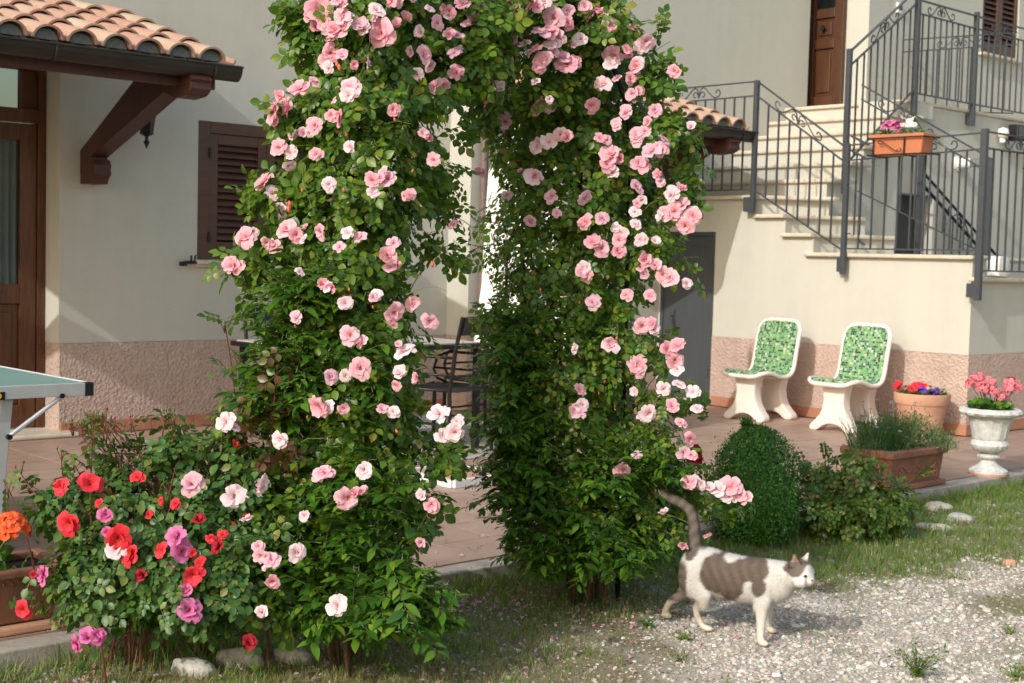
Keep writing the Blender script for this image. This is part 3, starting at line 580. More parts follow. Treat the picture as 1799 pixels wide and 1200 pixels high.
def railing(p0, p1, zt0, zt1, zb0, zb1, gap=.125, step=.124, scrolls=(.5,), parent=st, L=SL, drop=None, hang=.0, mat='iron', balus=True, bot=True, rot=.0):
    p0 = Vector((p0[0], p0[1], 0)); p1 = Vector((p1[0], p1[1], 0)); d = p1-p0; Ln = d.length; u = d.normalized(); nr = Vector((-u.y, u.x, 0))
    def P(t, z): q = p0+d*t; return Vector((q.x, q.y, z))-L
    def bar(a, b, w, h, name):
        m = MB(); dd = (b-a).normalized(); sd2 = nr*(w/2); vv = Vector((0, 0, h/2))
        m.add([tuple(x+s2*sd2+s3*vv) for x in (a, b) for s2, s3 in ((-1, -1), (1, -1), (1, 1), (-1, 1))], [(0, 1, 2, 3), (7, 6, 5, 4), (0, 4, 5, 1), (1, 5, 6, 2), (2, 6, 7, 3), (3, 7, 4, 0)])
        return m.build(name, mat, parent)
    bar(P(0, zt0), P(1, zt1), .032, .010, 'top_rail'); bar(P(0, zt0-gap), P(1, zt1-gap), .022, .012, 'middle_rail')
    if bot: bar(P(0, zb0), P(1, zb1), .022, .012, 'bottom_rail')
    if balus:
        n = int(Ln/step); h = (zt0-gap-zb0); w = .0065
        dd = (zb1-zb0)
        me = None
        for k in range(1, n+1):
            t = (k-.0)/(n+1) if n else .5; zt = zt0+(zt1-zt0)*t-gap; zb = zb0+(zb1-zb0)*t+rot*0
            a = P(t, zb)
            if me is None:
                o = MB().box(-w, w, -w, w, 0, zt-zb).build('baluster', mat, parent, loc=a); me = o.data; h0 = zt-zb
            else:
                o = inst(me, 'baluster', parent, a)
                if abs((zt-zb)-h0) > 1e-4: o.scale = (1, 1, (zt-zb)/h0)
    for c in scrolls:
        m = MB()
        for cv in scroll_curves():
            m.tube([tuple(P(c+uu/Ln, (zt0+(zt1-zt0)*(c+uu/Ln))-gap+.008+vv*(gap-.016)/.104)) for uu, vv in cv], .0062, 5)
        m.build('scroll', mat, parent)
def post(x, y, z0, z1, w=.020, foot=True, mat='iron', parent=st, L=SL, name='post'):
    o = sb(MB().box(x-w, x+w, y-w, y+w, z0, z1), L).build(name, mat, parent, bevel=.002); return o
RY = 9.955
post(-7.70, RY, 1.76, 2.925); sb(MB().box(-7.80, -7.72, RY-.012, RY+.04, 1.77, 1.90)).build('fixing_plate', 'iron', st, bevel=.003)
post(-6.735, RY, 1.24, 2.33); sb(MB().box(-6.80, -6.757, RY+.0, RY+.085, 1.26, 1.38)).build('fixing_plate', 'iron', st, bevel=.003)
post(-5.50, RY, 1.07, 2.39, .024); sb(MB().box(-5.60, -5.53, RY-.0, RY+.085, 1.09, 1.20)).build('fixing_plate', 'iron', st, bevel=.003)
railing((-8.84, RY), (-7.72, RY), 2.915, 2.915, 1.965, 1.965, scrolls=(.43,))
railing((-7.68, RY), (-6.755, RY), 2.905, 2.30, 1.955, 1.445, gap=.125, scrolls=(.47,))
railing((-6.715, RY), (-5.525, RY), 2.315, 2.36, 1.455, 1.455, scrolls=(.62,))
railing((-5.50, RY+.03), (-5.50, 14.5), 2.37, 2.37, 1.30, 1.30, scrolls=(.12, .45))
# upper flight outer railing and landing railing
post(-7.19, 10.60, 1.95, 3.23, .022); post(-7.30, 11.86, 2.66, 4.12, .024)
railing((-7.19, 10.62), (-7.30, 11.84), 3.215, 3.95, 2.22, 3.0, gap=.13, scrolls=(.5,))
post(-7.34, 13.02, 2.76, 3.90, .022); sb(MB().box(-7.40, -7.362, 12.985, 13.055, 2.78, 2.88)).build('fixing_plate', 'iron', st, bevel=.003)
railing((-7.32, 11.88), (-7.34, 13.0), 3.86, 3.86, 2.98, 2.98, scrolls=(.4,)); railing((-7.34, 13.04), (-7.34, 15.2), 3.86, 3.86, 2.98, 2.98, scrolls=(.25, .7))
railing((-8.22, 13.12), (-7.42, 14.0), 3.72, 3.83, 2.98, 2.98, scrolls=(.5,))
# inner railing of the winding steps and the black handrail going down behind
railing((-6.86, 10.45), (-7.14, 10.62), 2.36, 2.46, 1.50, 1.60, scrolls=())
railing((-7.12, 10.70), (-6.30, 11.5), 2.92, 2.30, 1.98, 1.45, scrolls=(.35,), step=.14)
post(-6.28, 11.5, 1.42, 2.30, .022)
railing((-7.28, 12.02), (-7.28, 13.55), 2.245, 1.45, 1.42, 1.30, gap=.125, scrolls=(.5,), mat='black_iron', balus=False, bot=False)
railing((-7.28, 12.02), (-7.28, 13.55), 2.130, 1.34, 1.42, 1.28, gap=.01, scrolls=(), step=.16)
post(-7.28, 13.57, 1.22, 1.47, .03); post(-7.28, 12.0, 1.42, 2.4, .022)
# ================================================================== FOLIAGE TOOLS
def leaflet(L, Wd, fold=.25, curl=.18, rows=(.0, .28, .55, .8, 1.0), wid=(0, .85, 1, .62, 0), o=(0, 0, 0), ang=0.0):
    V = [(0, 0, 0)]; 
    for t, w in list(zip(rows, wid))[1:-1]:
        z = -curl*L*t*t; 
        V += [(-w*Wd/2, t*L, z+fold*w*Wd/2), (0, t*L, z), (w*Wd/2, t*L, z+fold*w*Wd/2)]
    V.append((0, L, -curl*L)); n = len(rows)-2; T = [(0, 2, 1), (0, 3, 2)]
    for i in range(n-1):
        a = 1+3*i; b = a+3; T += [(a, a+1, b+1), (a, b+1, b), (a+1, a+2, b+2), (a+1, b+2, b+1)]
    a = 1+3*(n-1); e = len(V)-1; T += [(a, a+1, e), (a+1, a+2, e)]
    c, s = math.cos(ang), math.sin(ang); V = [(x*c-y*s+o[0], x*s+y*c+o[1], z+o[2]) for x, y, z in V]
    return np.array(V), np.array(T)
def merge(parts):
    Vs, Ts, o = [], [], 0
    for V, T in parts: Vs.append(V); Ts.append(T+o); o += len(V)
    return np.concatenate(Vs), np.concatenate(Ts)
def rose_leaf(n=5, s=1.0, droop=.2):
    P = [leaflet(.034*s, .024*s, o=(0, .055*s, -.012*s*droop*3))]
    spots = ((.045, 1.05), (.022, 1.2)) if n == 5 else ((.045, 1.0), (.028, 1.15), (.010, 1.3)) if n == 7 else ((.030, 1.0),)
    for y, a in spots:
        for sg in (-1, 1): P.append(leaflet((.030 if y > .03 else .025)*s, .021*s, o=(sg*.002*s, y*s, -.004*droop), ang=-sg*a))
    st_ = np.array([(-.0008, -.01, 0), (.0008, -.01, 0), (.0008, .055*s, -.005*s), (-.0008, .055*s, -.005*s)]); P.append((st_, np.array([(0, 1, 2), (0, 2, 3)])))
    return merge(P)
def basis(n, d):
    n = n/np.linalg.norm(n, axis=-1, keepdims=True); d = d-(d*n).sum(-1, keepdims=True)*n; d = d/(np.linalg.norm(d, axis=-1, keepdims=True)+1e-9)
    return np.stack([np.cross(d, n), d, n], -1)
def scatter(temps, pos, R, sc, pick=None):
    Vs, Ts, o = [], [], 0; n = len(pos)
    if pick is None: pick = rng.integers(0, len(temps), n)
    for t, (V, T) in enumerate(temps):
        idx = np.where(pick == t)[0]
        if not len(idx): continue
        W_ = np.einsum('nij,vj->nvi', R[idx], V)*sc[idx][:, None, None]+pos[idx][:, None, :]
        k = len(V); TT = T[None]+(np.arange(len(idx))*k)[:, None, None]; Vs.append(W_.reshape(-1, 3)); Ts.append(TT.reshape(-1, 3)+o); o += len(idx)*k
    return np.concatenate(Vs), np.concatenate(Ts)
def plant_leaves(root, temps, pos, nrm, dirs, sc, mat, n_obj=300, score=None):
    """the leaves that show largest become parts of their own, the rest one part of kind stuff"""
    L = np.array(root.location); R = basis(nrm, dirs); n = len(pos)
    dpt = (pos-CAM)@FW
    v = (pos-CAM); v = v/np.linalg.norm(v, axis=1, keepdims=True)
    show = sc/dpt*np.abs((R[:, :, 2]*v).sum(1)) * (1 if score is None else score)
    order = np.argsort(-show); big = order[:n_obj]; rest_ = order[n_obj:]
    pick = rng.integers(0, len(temps), n)
    if n_obj:
        mes = [np_mesh('leaf', V, T, mat) for V, T in temps]
        for i in big:
            o = bpy.data.objects.new('leaf', mes[pick[i]]); COL.objects.link(o); o.parent = root
            m = Matrix(R[i].tolist()).to_4x4(); s = float(sc[i]); o.matrix_local = Matrix.Translation((pos[i]-L).tolist()) @ m @ Matrix.Diagonal((s, s, s, 1))
    if len(rest_):
        V, T = scatter(temps, pos[rest_]-L, R[rest_], sc[rest_], pick[rest_])
        tag(mesh_obj('foliage', np_mesh('foliage', V, T, mat), root), kind='stuff')
def rnd(n, s=1.0): v = rng.normal(size=(n, 3)); return v*s
# blooms ----------------------------------------------------------
def bloom_mesh(name, mat, r=.04, rings=((6, 1.0, 62), (6, .80, 42), (5, .52, 20)), seed=0, center=True, ruff=.12):
    g = np.random.default_rng(seed); P = []; A = []
    for ri, (n, rr, tilt) in enumerate(rings):
        for k in range(n):
            az = 2*math.pi*(k+.5*(ri % 2))/n+g.normal()*.12; L = r*rr*(1+g.normal()*.10); Wd = L*(1.0+g.normal()*.12); tl = math.radians(tilt+g.normal()*14)
            V = []; a = []
            nu, nv = 4, 4
            for i in range(nu+1):
                t = i/nu
                for j in range(nv+1):
                    s = (j/nv-.5)*2
                    w = Wd*(.16+.84*math.sin(min(1, t*1.15)*math.pi*.55))*.5
                    if i == nu: w *= .80
                    x = s*w; ln = L*t*(1-.10*s*s*t) - (.045*L if (i == nu and j == nv//2) else 0)
                    bend = tl*(.35+.85*t); z = ln*math.cos(bend)*.75+.12*L*s*s*(1 if rr < .9 else .6)+g.normal()*ruff*L*.22*t; y = ln*math.sin(bend)+.02*r
                    V.append((x, y, z)); a.append(t*.8+.1)
            V = np.array(V); c, s_ = math.cos(az), math.sin(az); V = np.stack([V[:, 0]*c-V[:, 1]*s_, V[:, 0]*s_+V[:, 1]*c, V[:, 2]+.0015*(3-ri)], 1)
            T = []
            for i in range(nu):
                for j in range(nv):
                    q = i*(nv+1)+j; T += [(q, q+1, q+nv+2), (q, q+nv+2, q+nv+1)]
            P.append((V, np.array(T))); A += a
    V, T = merge(P); me = np_mesh(name, V, T, mat, ('petal', 'FLOAT', A))
    if center:
        me.materials.append(M['stamen']); bmh = bmesh.new(); bmh.from_mesh(me)
        for k in range(16):
            az = 2*math.pi*k/16+g.normal()*.2; q = r*(.10+.10*g.random()); h = r*(.28+.12*g.random()); p = [(q*.3*math.cos(az), q*.3*math.sin(az), 0), (q*math.cos(az), q*math.sin(az), h), (q*math.cos(az+.5), q*math.sin(az+.5), h*.95)]
            vs = [bmh.verts.new(x) for x in p]; f = bmh.faces.new(vs); f.material_index = 1
        bmh.to_mesh(me); bmh.free()
    return me
BL = {}
for c in ('pink', 'pale', 'mauve'):
    BL[c] = [bloom_mesh('rose_bloom', c, .04, seed=s, ruff=.26) for s in (1, 2, 3)]+[bloom_mesh('rose_bloom', c, .04, ((6, 1.0, 58), (6, .92, 46), (6, .72, 32), (5, .5, 14)), seed=9, center=False, ruff=.30),
             bloom_mesh('rose_bloom', c, .040, ((5, 1.0, 66), (4, .82, 52), (3, .5, 26)), seed=12, ruff=.34), bloom_mesh('rose_bloom', c, .038, ((5, 1.0, 34), (5, .8, 22), (4, .6, 10)), seed=13, center=False, ruff=.28), bloom_mesh('rose_bloom', c, .040, ((7, 1.0, 74), (6, .85, 50), (4, .6, 28)), seed=14, ruff=.36)]
BL['red'] = [bloom_mesh('rose_bloom', 'red', .04, ((5, 1.0, 60), (5, .8, 38)), seed=s, ruff=.16) for s in (4, 5)]
BL['magenta'] = [bloom_mesh('rose_bloom', 'magenta', .04, ((5, 1.0, 60), (5, .8, 36), (4, .5, 15)), seed=s, ruff=.16) for s in (6, 7)]
BL['darkred'] = [bloom_mesh('rose_bloom', 'darkred', .04, ((5, 1.0, 58), (6, .85, 40), (5, .6, 18)), seed=8, center=False, ruff=.16)]
BUD = np_mesh('rose_bud', *[np.array(x) for x in (lambda m: (m.v, [t for f in m.f for t in ([(f[0], f[1], f[2]), (f[0], f[2], f[3])] if len(f) == 4 else [(f[0], f[i], f[i+1]) for i in range(1, len(f)-1)])]))(MB().lathe([(.002, -.004), (.0065, .003), (.0075, .010), (.005, .018), (.001, .024)], 7))], 'bud')
BUD_R = BUD.copy(); BUD_R.materials[0] = M['red']; BUD_G = BUD.copy(); BUD_G.materials[0] = M['stem']
def rot_to(d, spin=0.0):
    q = Vector(d).normalized().to_track_quat('Z', 'Y'); return (q.to_matrix() @ Matrix.Rotation(spin, 3, 'Z'))
TOCAM = -FW
def add_blooms(root, lst, dep, jitter=.55):
    L = Vector(root.location)
    for (x, y, r, c) in lst:
        D = dep(x, y) if callable(dep) else dep
        p = Vector(at(x, y, D).tolist())-L; d = Vector((TOCAM*1.0+np.array([0, -.25, .30])).tolist())+Vector(np.array(rng.normal(size=3)*jitter*.95).tolist())
        me = BL[c][rng.integers(0, len(BL[c]))]; s = r*D/FPX/.040*float(rng.uniform(.92, 1.12))
        o = inst(me, 'rose_bloom', root, p, rot_to(d, rng.uniform(0, 6.28)), float(s))
def stem_to(mb, a, b, r=.0022, sag=.03, n=5, r2=.0014):
    a = Vector(a); b = Vector(b); mid = Vector((random.uniform(-1, 1), random.uniform(-1, 1), 1))*sag
    mb.tube([a.lerp(b, k/n)+mid*math.sin(math.pi*k/n) for k in range(n+1)], r, 4, r2)
# ================================================================== THE ARCH AND ITS CLIMBERS
INS = 16
def interp(tab, y):
    ys = [t[0] for t in tab]; return np.interp(y, ys, [t[1] for t in tab])+INS, np.interp(y, ys, [t[2] for t in tab])-INS
LP = [(-170, 560, 800), (0, 545, 880), (60, 550, 872), (110, 555, 868), (150, 520, 845), (175, 495, 790), (230, 505, 765), (300, 495, 765), (350, 488, 752), (410, 480, 735), (470, 455, 728), (540, 478, 735), (600, 475, 742), (660, 470, 745), (720, 480, 738), (800, 465, 742), (880, 450, 750), (960, 445, 735), (1040, 455, 735), (1100, 500, 720), (1125, 530, 700)]
RP = [(-150, 870, 1090), (0, 860, 1085), (60, 855, 1125), (120, 852, 1150), (180, 838, 1150), (240, 842, 1165), (300, 852, 1185), (360, 856, 1195), (420, 838, 1170), (480, 842, 1150), (560, 846, 1125), (640, 850, 1130), (700, 858, 1160), (760, 868, 1175), (820, 872, 1195), (880, 872, 1215), (940, 885, 1200), (980, 880, 1190), (1005, 920, 1150)]
DL_, DR_ = 4.70, 5.68
def dtop(x): return np.clip(4.70+(x-620)*.00235, 4.62, 5.75)
# metal arch
ga_loc = Vector(((-3.93), 3.42, GZ)); arch = empty('garden_arch', ga_loc, 0, 'dark metal garden arch wholly overgrown by two pink climbing roses', 'garden arch')
yl, yr, zt = 2.80, 4.12, 2.28
for x in (-4.08, -3.80):
    pts = [(x, yl, GZ), (x, yl, 1.75)]+[(x, (yl+yr)/2-(yr-yl)/2*math.cos(math.pi*k/10), 1.75+.55*math.sin(math.pi*k/10)) for k in range(1, 10)]+[(x, yr, 1.75), (x, yr, GZ)]
    MB().tube([Vector(p)-ga_loc for p in pts], .011, 8).build('hoop', 'black_iron', arch, smooth=True)
for y in (yl, yr):
    for z in (.3, .7, 1.1, 1.5): MB().tube([Vector((-4.08, y, z))-ga_loc, Vector((-3.80, y, z))-ga_loc], .007, 6).build('rung', 'black_iron', arch)
for k in (2, 4, 6, 8):
    y = (yl+yr)/2-(yr-yl)/2*math.cos(math.pi*k/10); z = 1.75+.55*math.sin(math.pi*k/10); MB().tube([Vector((-4.08, y, z))-ga_loc, Vector((-3.80, y, z))-ga_loc], .007, 6).build('rung', 'black_iron', arch)
def pillar_points(tab, D0, n, y0, y1, rdep=.30, topd=False, shell=.45):
    P, NR = [], []
    while len(P) < n:
        m = n*2; y = rng.uniform(y0, y1, m); a, b = interp(tab, y); th = rng.uniform(0, 2*np.pi, m); r = rng.uniform(shell, 1.0, m)**.8
        # lumpy outline
        lump = 1+.10*np.sin(y*.035+th*2)+.08*np.sin(y*.075+th*3+1)
        r = r*lump+rng.exponential(.035, m)*(rng.random(m) < .3)
        c = (a+b)/2; h = (b-a)/2; x = c+h*r*np.cos(th); dd = rdep*r*np.sin(th)
        D = (dtop(x) if topd else D0)
        for k in range(m):
            Dk = D[k] if topd else D0
            P.append(at(x[k], y[k], Dk+dd[k])); NR.append(RT*np.cos(th[k])+FW*np.sin(th[k])); 
            if len(P) >= n: break
    return np.array(P), np.array(NR)
temps_rose = [rose_leaf(5, 1.0), rose_leaf(7, .9, .3), rose_leaf(5, 1.15, .1), rose_leaf(3, 1.0)]
def leaf_frames(NR, up=.7, jit=.55, droop=-.35):
    n = len(NR); nrm = NR*1.0+np.array([0, 0, up])+rnd(n, jit)+TOCAM*.15; d = NR*.6+rnd(n, .7)+np.array([0, 0, droop]); return nrm, d
def ebough(cx, cy, rx, ry, D, rd, n):
    v = rng.normal(size=(n, 3)); v /= np.linalg.norm(v, axis=1, keepdims=True); r = rng.random(n)**.4
    P = np.array([at(cx+rx*v[i, 0]*r[i], cy+ry*v[i, 1]*r[i], D+rd*v[i, 2]*r[i]) for i in range(n)]); NR = RT*v[:, :1]-UP*v[:, 1:2]*.6+FW*v[:, 2:3]; return P, NR
def spray(P0, P1, n, w=.03):
    """leaves strung along a projecting shoot"""
    P0 = np.array(P0); P1 = np.array(P1); t = np.linspace(.1, 1, n)[:, None]; P = P0+(P1-P0)*t+rnd(n, w*.35); d = (P1-P0)/np.linalg.norm(P1-P0); NR = rnd(n, .8)+d*.5; return P, NR
def build_climber(side):
    if side == 'L':
        base = Vector((-3.86, 2.78, GZ)); root = empty('climbing_rose', base, 0, 'pink climbing rose on the left leg and top of the arch, beside the shuttered window', 'climbing rose', 'climbing roses on the arch')
        sets = [pillar_points(LP, DL_, 3300, 150, 1010, .27), pillar_points(LP, 0, 1750, -165, 185, .30, True, .1),
                ebough(815, 85, 85, 75, 5.05, .22, 620), ebough(845, 20, 70, 45, 5.05, .22, 260), ebough(452, 455, 48, 34, 4.62, .10, 90), ebough(478, 345, 34, 40, 4.62, .1, 60), ebough(512, 205, 30, 34, 4.62, .1, 60), ebough(560, 90, 40, 70, 4.65, .12, 120), ebough(775, 795, 26, 40, 4.72, .08, 45), ebough(772, 320, 34, 60, 4.85, .12, 80), ebough(742, 890, 24, 36, 4.66, .1, 40), ebough(470, 905, 60, 60, 4.45, .1, 90), ebough(470, 1060, 45, 50, 4.40, .06, 60), ebough(790, 440, 30, 22, 4.85, .08, 22), ebough(525, 20, 28, 30, 4.65, .1, 60)]
        sprs = [((560, 200), (395, 475), 4.62), ((520, 300), (440, 335), 4.6), ((560, 160), (470, 180), 4.6), ((560, 60), (515, 20), 4.6), ((740, 260), (850, 215), 4.9), ((750, 380), (830, 400), 4.85), ((770, 760), (820, 745), 4.7), ((530, 560), (445, 500), 4.6), ((540, 90), (515, 45), 4.62), ((560, 480), (400, 560), 4.6), ((740, 470), (800, 360), 4.85)]
    else:
        base = Vector((-4.0, 4.10, GZ)); root = empty('climbing_rose', base, 0, 'pink climbing rose on the right leg of the arch, behind the cat', 'climbing rose', 'climbing roses on the arch')
        sets = [pillar_points(RP, DR_, 4700, 170, 985, .34), pillar_points(RP, 0, 1500, -160, 190, .32, True, .1),
                ebough(1190, 340, 30, 34, 5.5, .12, 100), ebough(1150, 130, 34, 34, 5.4, .1, 60), ebough(1180, 700, 60, 24, 5.42, .1, 60), ebough(1190, 870, 30, 40, 5.62, .08, 100), ebough(1265, 885, 45, 20, 5.5, .08, 40), ebough(1190, 230, 40, 30, 5.4, .1, 60), ebough(1150, 440, 50, 46, 5.4, .12, 90), ebough(1060, 40, 55, 50, 5.4, .2, 160), ebough(846, 180, 18, 40, 5.35, .1, 40), ebough(1085, 600, 80, 90, 5.40, .1, 160), ebough(1150, 780, 50, 50, 5.4, .1, 90), ebough(850, 560, 18, 40, 5.5, .1, 25)]
        sprs = [((1120, 180), (1215, 225), 5.4), ((1130, 150), (1188, 122), 5.4), ((1180, 330), (1245, 290), 5.4), ((1150, 700), (1240, 715), 5.4), ((1140, 860), (1320, 880), 5.48), ((1160, 60), (1160, 25), 5.4), ((1080, 60), (1095, 5), 5.4), ((860, 210), (815, 235), 5.3), ((870, 430), (812, 460), 5.4), ((1190, 440), (1215, 480), 5.4), ((1130, 930), (1200, 955), 5.32), ((1150, 900), (1243, 942), 5.34), ((1120, 880), (1168, 905), 5.32), ((1120, 600), (1170, 640), 5.4)]
    stems = MB(); L = Vector(root.location)
    for (a, b, D) in sprs:
        p0 = at(*a, D+.1); p1 = at(*b, D); sets.append(spray(p0, p1, 9)); stems = MB(); stem_to(stems, Vector(p0)-L, Vector(p1)-L, .0028, .02); stems.build('shoot', 'stem', root)
    P = np.concatenate([s[0] for s in sets]); NR = np.concatenate([s[1] for s in sets])
    nrm, d = leaf_frames(NR); sc = rng.uniform(.72, 1.3, len(P)); dp = (P-CAM)@FW
    if side == 'R': sc *= np.where(P[:, 2] < 1.5, .85, 1.0)
    vis = np.clip((( (DL_ if side == 'L' else DR_)-dp)/.3), .05, 1.2)
    plant_leaves(root, temps_rose, P, nrm, d, sc, 'rose_leaf', 300, vis)
    # canes
    canes = MB()
    tab, D0 = (LP, DL_) if side == 'L' else (RP, DR_)
    for k in range(11):
        ph = random.uniform(-.6, .6); dd = random.uniform(-.2, .2); pts = []
        y = 1095 if side == 'L' else 1000
        while y > -60:
            a, b = interp(tab, y); c = (a+b)/2; h = (b-a)/2; pts.append(Vector(at(float(c+h*(ph+.25*math.sin(y*.006+k*2))*(.45 if y > 900 else 1)), y, (D0 if y > 180 else float(dtop(c)))+dd*.8+.06*math.sin(y*.01+k)))-L); y -= 70
        pts[0].z = 0
        canes.tube(pts, .009, 6, .003)
    canes.build('cane', 'cane', root, smooth=True)
    tw = MB()
    for k in range(160 if side == 'L' else 190):
        y = random.uniform(-60, 980); a, b = interp(tab, y); x = random.uniform(a-8, b+8); D = (D0 if y > 180 else float(dtop(x))); q = at(x, y, D+random.uniform(-.28, .2)); q2 = q+np.array([random.uniform(-.14, .14), random.uniform(-.14, .14), random.uniform(-.05, .2)])
        stem_to(tw, Vector(q)-L, Vector(q2)-L, .0022, .02, 3, .0012)
    tag(tw.build('twig', 'stem', root), kind='stuff')
    return root
climb_l = build_climber('L'); climb_r = build_climber('R')
def surf(tab, D0, rdep=.33):
    def f(x, y):
        a, b = interp(tab, y); u = (x-(a+b)/2)/max(20, (b-a)/2); d0 = float(dtop(x)) if y < 185 else D0
        return float(d0-rdep*math.sqrt(max(.04, 1-u*u))-.04)
    return lambda x, y: f(x, y)-.055
k_, p_, m_ = 'pink', 'pale', 'mauve'
bloom_l = [(560, 20, 24, k_), (548, 33, 18, k_), (572, 38, 17, k_), (552, 48, 14, k_), (608, 12, 17, k_), (603, 30, 15, k_), (612, 32, 12, p_), (590, 57, 20, k_), (608, 54, 20, k_), (585, 68, 14, k_), (633, 45, 15, m_), (674, 60, 28, k_), (678, 70, 20, p_), (742, 58, 17, p_), (742, 97, 19, k_), (712, 34, 17, k_), (754, 18, 10, p_), (788, 18, 15, k_), (830, 35, 18, k_), (818, 45, 9, k_), (690, 2, 12, k_), (705, 5, 12, p_), (580, 92, 17, k_), (575, 108, 15, k_), (600, 98, 12, m_), (642, 110, 13, m_), (527, 160, 20, k_), (494, 170, 13, k_), (490, 198, 24, k_), (512, 192, 20, k_), (482, 212, 14, k_), (618, 160, 20, k_), (614, 168, 16, p_), (602, 206, 17, k_), (555, 222, 15, k_), (548, 215, 10, k_), (768, 152, 13, k_), (782, 170, 22, k_), (742, 236, 12, k_), (752, 242, 10, k_), (762, 283, 15, k_), (492, 262, 18, k_), (512, 270, 14, p_), (506, 290, 13, p_), (515, 240, 9, m_), (470, 322, 19, k_), (478, 342, 14, p_), (458, 330, 11, k_), (494, 372, 17, p_), (505, 362, 12, k_), (434, 418, 18, k_), (424, 424, 12, k_), (444, 408, 11, p_), (470, 425, 14, k_), (482, 435, 14, k_), (505, 405, 18, k_), (520, 412, 16, k_), (535, 422, 10, p_), (566, 405, 19, k_), (410, 468, 18, k_), (424, 468, 11, k_), (654, 318, 16, k_), (683, 317, 19, k_), (668, 314, 13, k_), (655, 340, 13, p_), (682, 450, 18, k_), (565, 502, 14, k_), (586, 502, 14, k_), (575, 506, 12, p_), (690, 548, 20, k_), (616, 590, 18, k_), (640, 602, 15, k_), (522, 560, 14, m_), (633, 646, 19, k_), (727, 535, 15, k_), (755, 563, 17, m_), (712, 622, 18, p_), (700, 606, 11, k_), (704, 660, 19, p_), (697, 676, 11, k_), (736, 667, 17, k_), (566, 713, 24, k_), (580, 715, 14, p_), (671, 722, 14, k_), (692, 724, 12, p_), (773, 730, 19, p_), (777, 765, 16, p_), (800, 758, 18, p_), (804, 742, 13, p_), (572, 834, 20, k_), (560, 838, 12, k_), (640, 826, 18, p_), (610, 872, 22, k_), (628, 868, 16, k_), (598, 874, 13, k_), (640, 866, 15, k_), (743, 872, 15, p_), (760, 886, 15, k_), (740, 952, 14, m_), (495, 772, 16, p_), (594, 1064, 17, p_), (410, 872, 20, p_), (466, 856, 20, p_), (400, 742, 16, p_), (410, 752, 12, p_), (460, 975, 15, k_), (478, 985, 16, m_), (455, 960, 13, k_), (520, 970, 16, p_), (478, 1018, 17, k_), (470, 1000, 12, p_), (461, 1077, 17, p_), (434, 915, 12, p_), (756, 242, 8, k_), (793, 392, 13, k_), (536, 905, 12, p_)]
bloom_r = [(865, 10, 20, k_), (895, 10, 20, k_), (898, 22, 14, k_), (942, 8, 18, k_), (955, 5, 14, p_), (975, 30, 22, m_), (950, 62, 18, m_), (968, 58, 14, k_), (982, 68, 18, m_), (965, 84, 13, p_), (1028, 14, 12, k_), (1044, 20, 14, k_), (1040, 32, 14, k_), (1058, 22, 10, k_), (1070, 46, 17, k_), (880, 92, 16, m_), (890, 106, 11, m_), (940, 92, 14, k_), (955, 106, 18, k_), (950, 112, 14, k_), (996, 115, 19, k_), (1010, 112, 19, k_), (1112, 50, 12, m_), (1134, 72, 14, m_), (1128, 82, 14, p_), (1080, 95, 20, m_), (1074, 115, 17, p_), (1118, 118, 20, k_), (1106, 140, 12, k_), (1186, 125, 14, k_), (958, 187, 20, k_), (972, 195, 14, k_), (944, 192, 11, k_), (1038, 184, 16, k_), (861, 168, 17, m_), (997, 243, 19, k_), (985, 237, 12, k_), (964, 250, 15, p_), (945, 258, 13, p_), (1214, 224, 14, p_), (1120, 238, 16, m_), (1134, 232, 12, m_), (1112, 165, 13, m_), (1150, 195, 13, m_), (1075, 275, 22, k_), (1092, 282, 18, k_), (1066, 290, 16, k_), (1122, 288, 16, m_), (1146, 268, 16, m_), (1128, 294, 17, k_), (1160, 265, 14, m_), (936, 313, 17, p_), (942, 307, 12, k_), (914, 303, 9, k_), (970, 346, 14, m_), (978, 376, 9, m_), (1086, 312, 12, m_), (1116, 330, 14, m_), (1127, 352, 13, p_), (1180, 344, 16, p_), (1196, 336, 18, k_), (1170, 375, 15, k_), (1185, 372, 16, k_), (1218, 380, 17, k_), (1200, 362, 14, m_), (1092, 410, 13, p_), (1088, 422, 13, k_), (1042, 428, 16, k_), (1055, 437, 16, k_), (1084, 442, 15, k_), (1023, 479, 14, k_), (1132, 458, 18, k_), (1150, 468, 17, k_), (1130, 480, 14, m_), (1178, 490, 17, k_), (1165, 482, 14, k_), (1142, 520, 12, k_), (1128, 572, 16, k_), (1145, 570, 13, k_), (1148, 580, 13, p_), (1072, 609, 15, p_), (1070, 600, 10, k_), (1120, 640, 16, k_), (1122, 652, 14, k_), (1170, 615, 16, k_), (1185, 632, 16, k_), (1190, 650, 14, p_), (1165, 684, 13, p_), (1192, 678, 13, p_), (1218, 690, 13, p_), (1140, 724, 16, p_), (1196, 745, 12, k_), (1210, 770, 14, k_), (1200, 795, 12, m_), (1214, 800, 10, k_), (1092, 826, 16, k_), (1210, 848, 14, k_), (1232, 846, 16, p_), (1246, 858, 14, p_), (1262, 862, 14, p_), (1285, 856, 18, k_), (1300, 868, 14, k_), (1280, 875, 14, p_), (1312, 878, 14, k_), (1167, 905, 13, p_), (1200, 955, 14, k_), (1244, 944, 10, k_), (1118, 800, 10, p_), (843, 305, 12, m_)]
def tucked(tab, n, y0, y1, seed, x0=0):
    g = np.random.default_rng(seed); out = []
    while len(out) < n:
        y = g.uniform(y0, y1); a, b = interp(tab, y); x = g.uniform(a, b)
        if x > x0: out.append((float(x), float(y), float(g.uniform(8, 14)), ('pink', 'pale', 'mauve')[g.integers(0, 3)]))
    return out
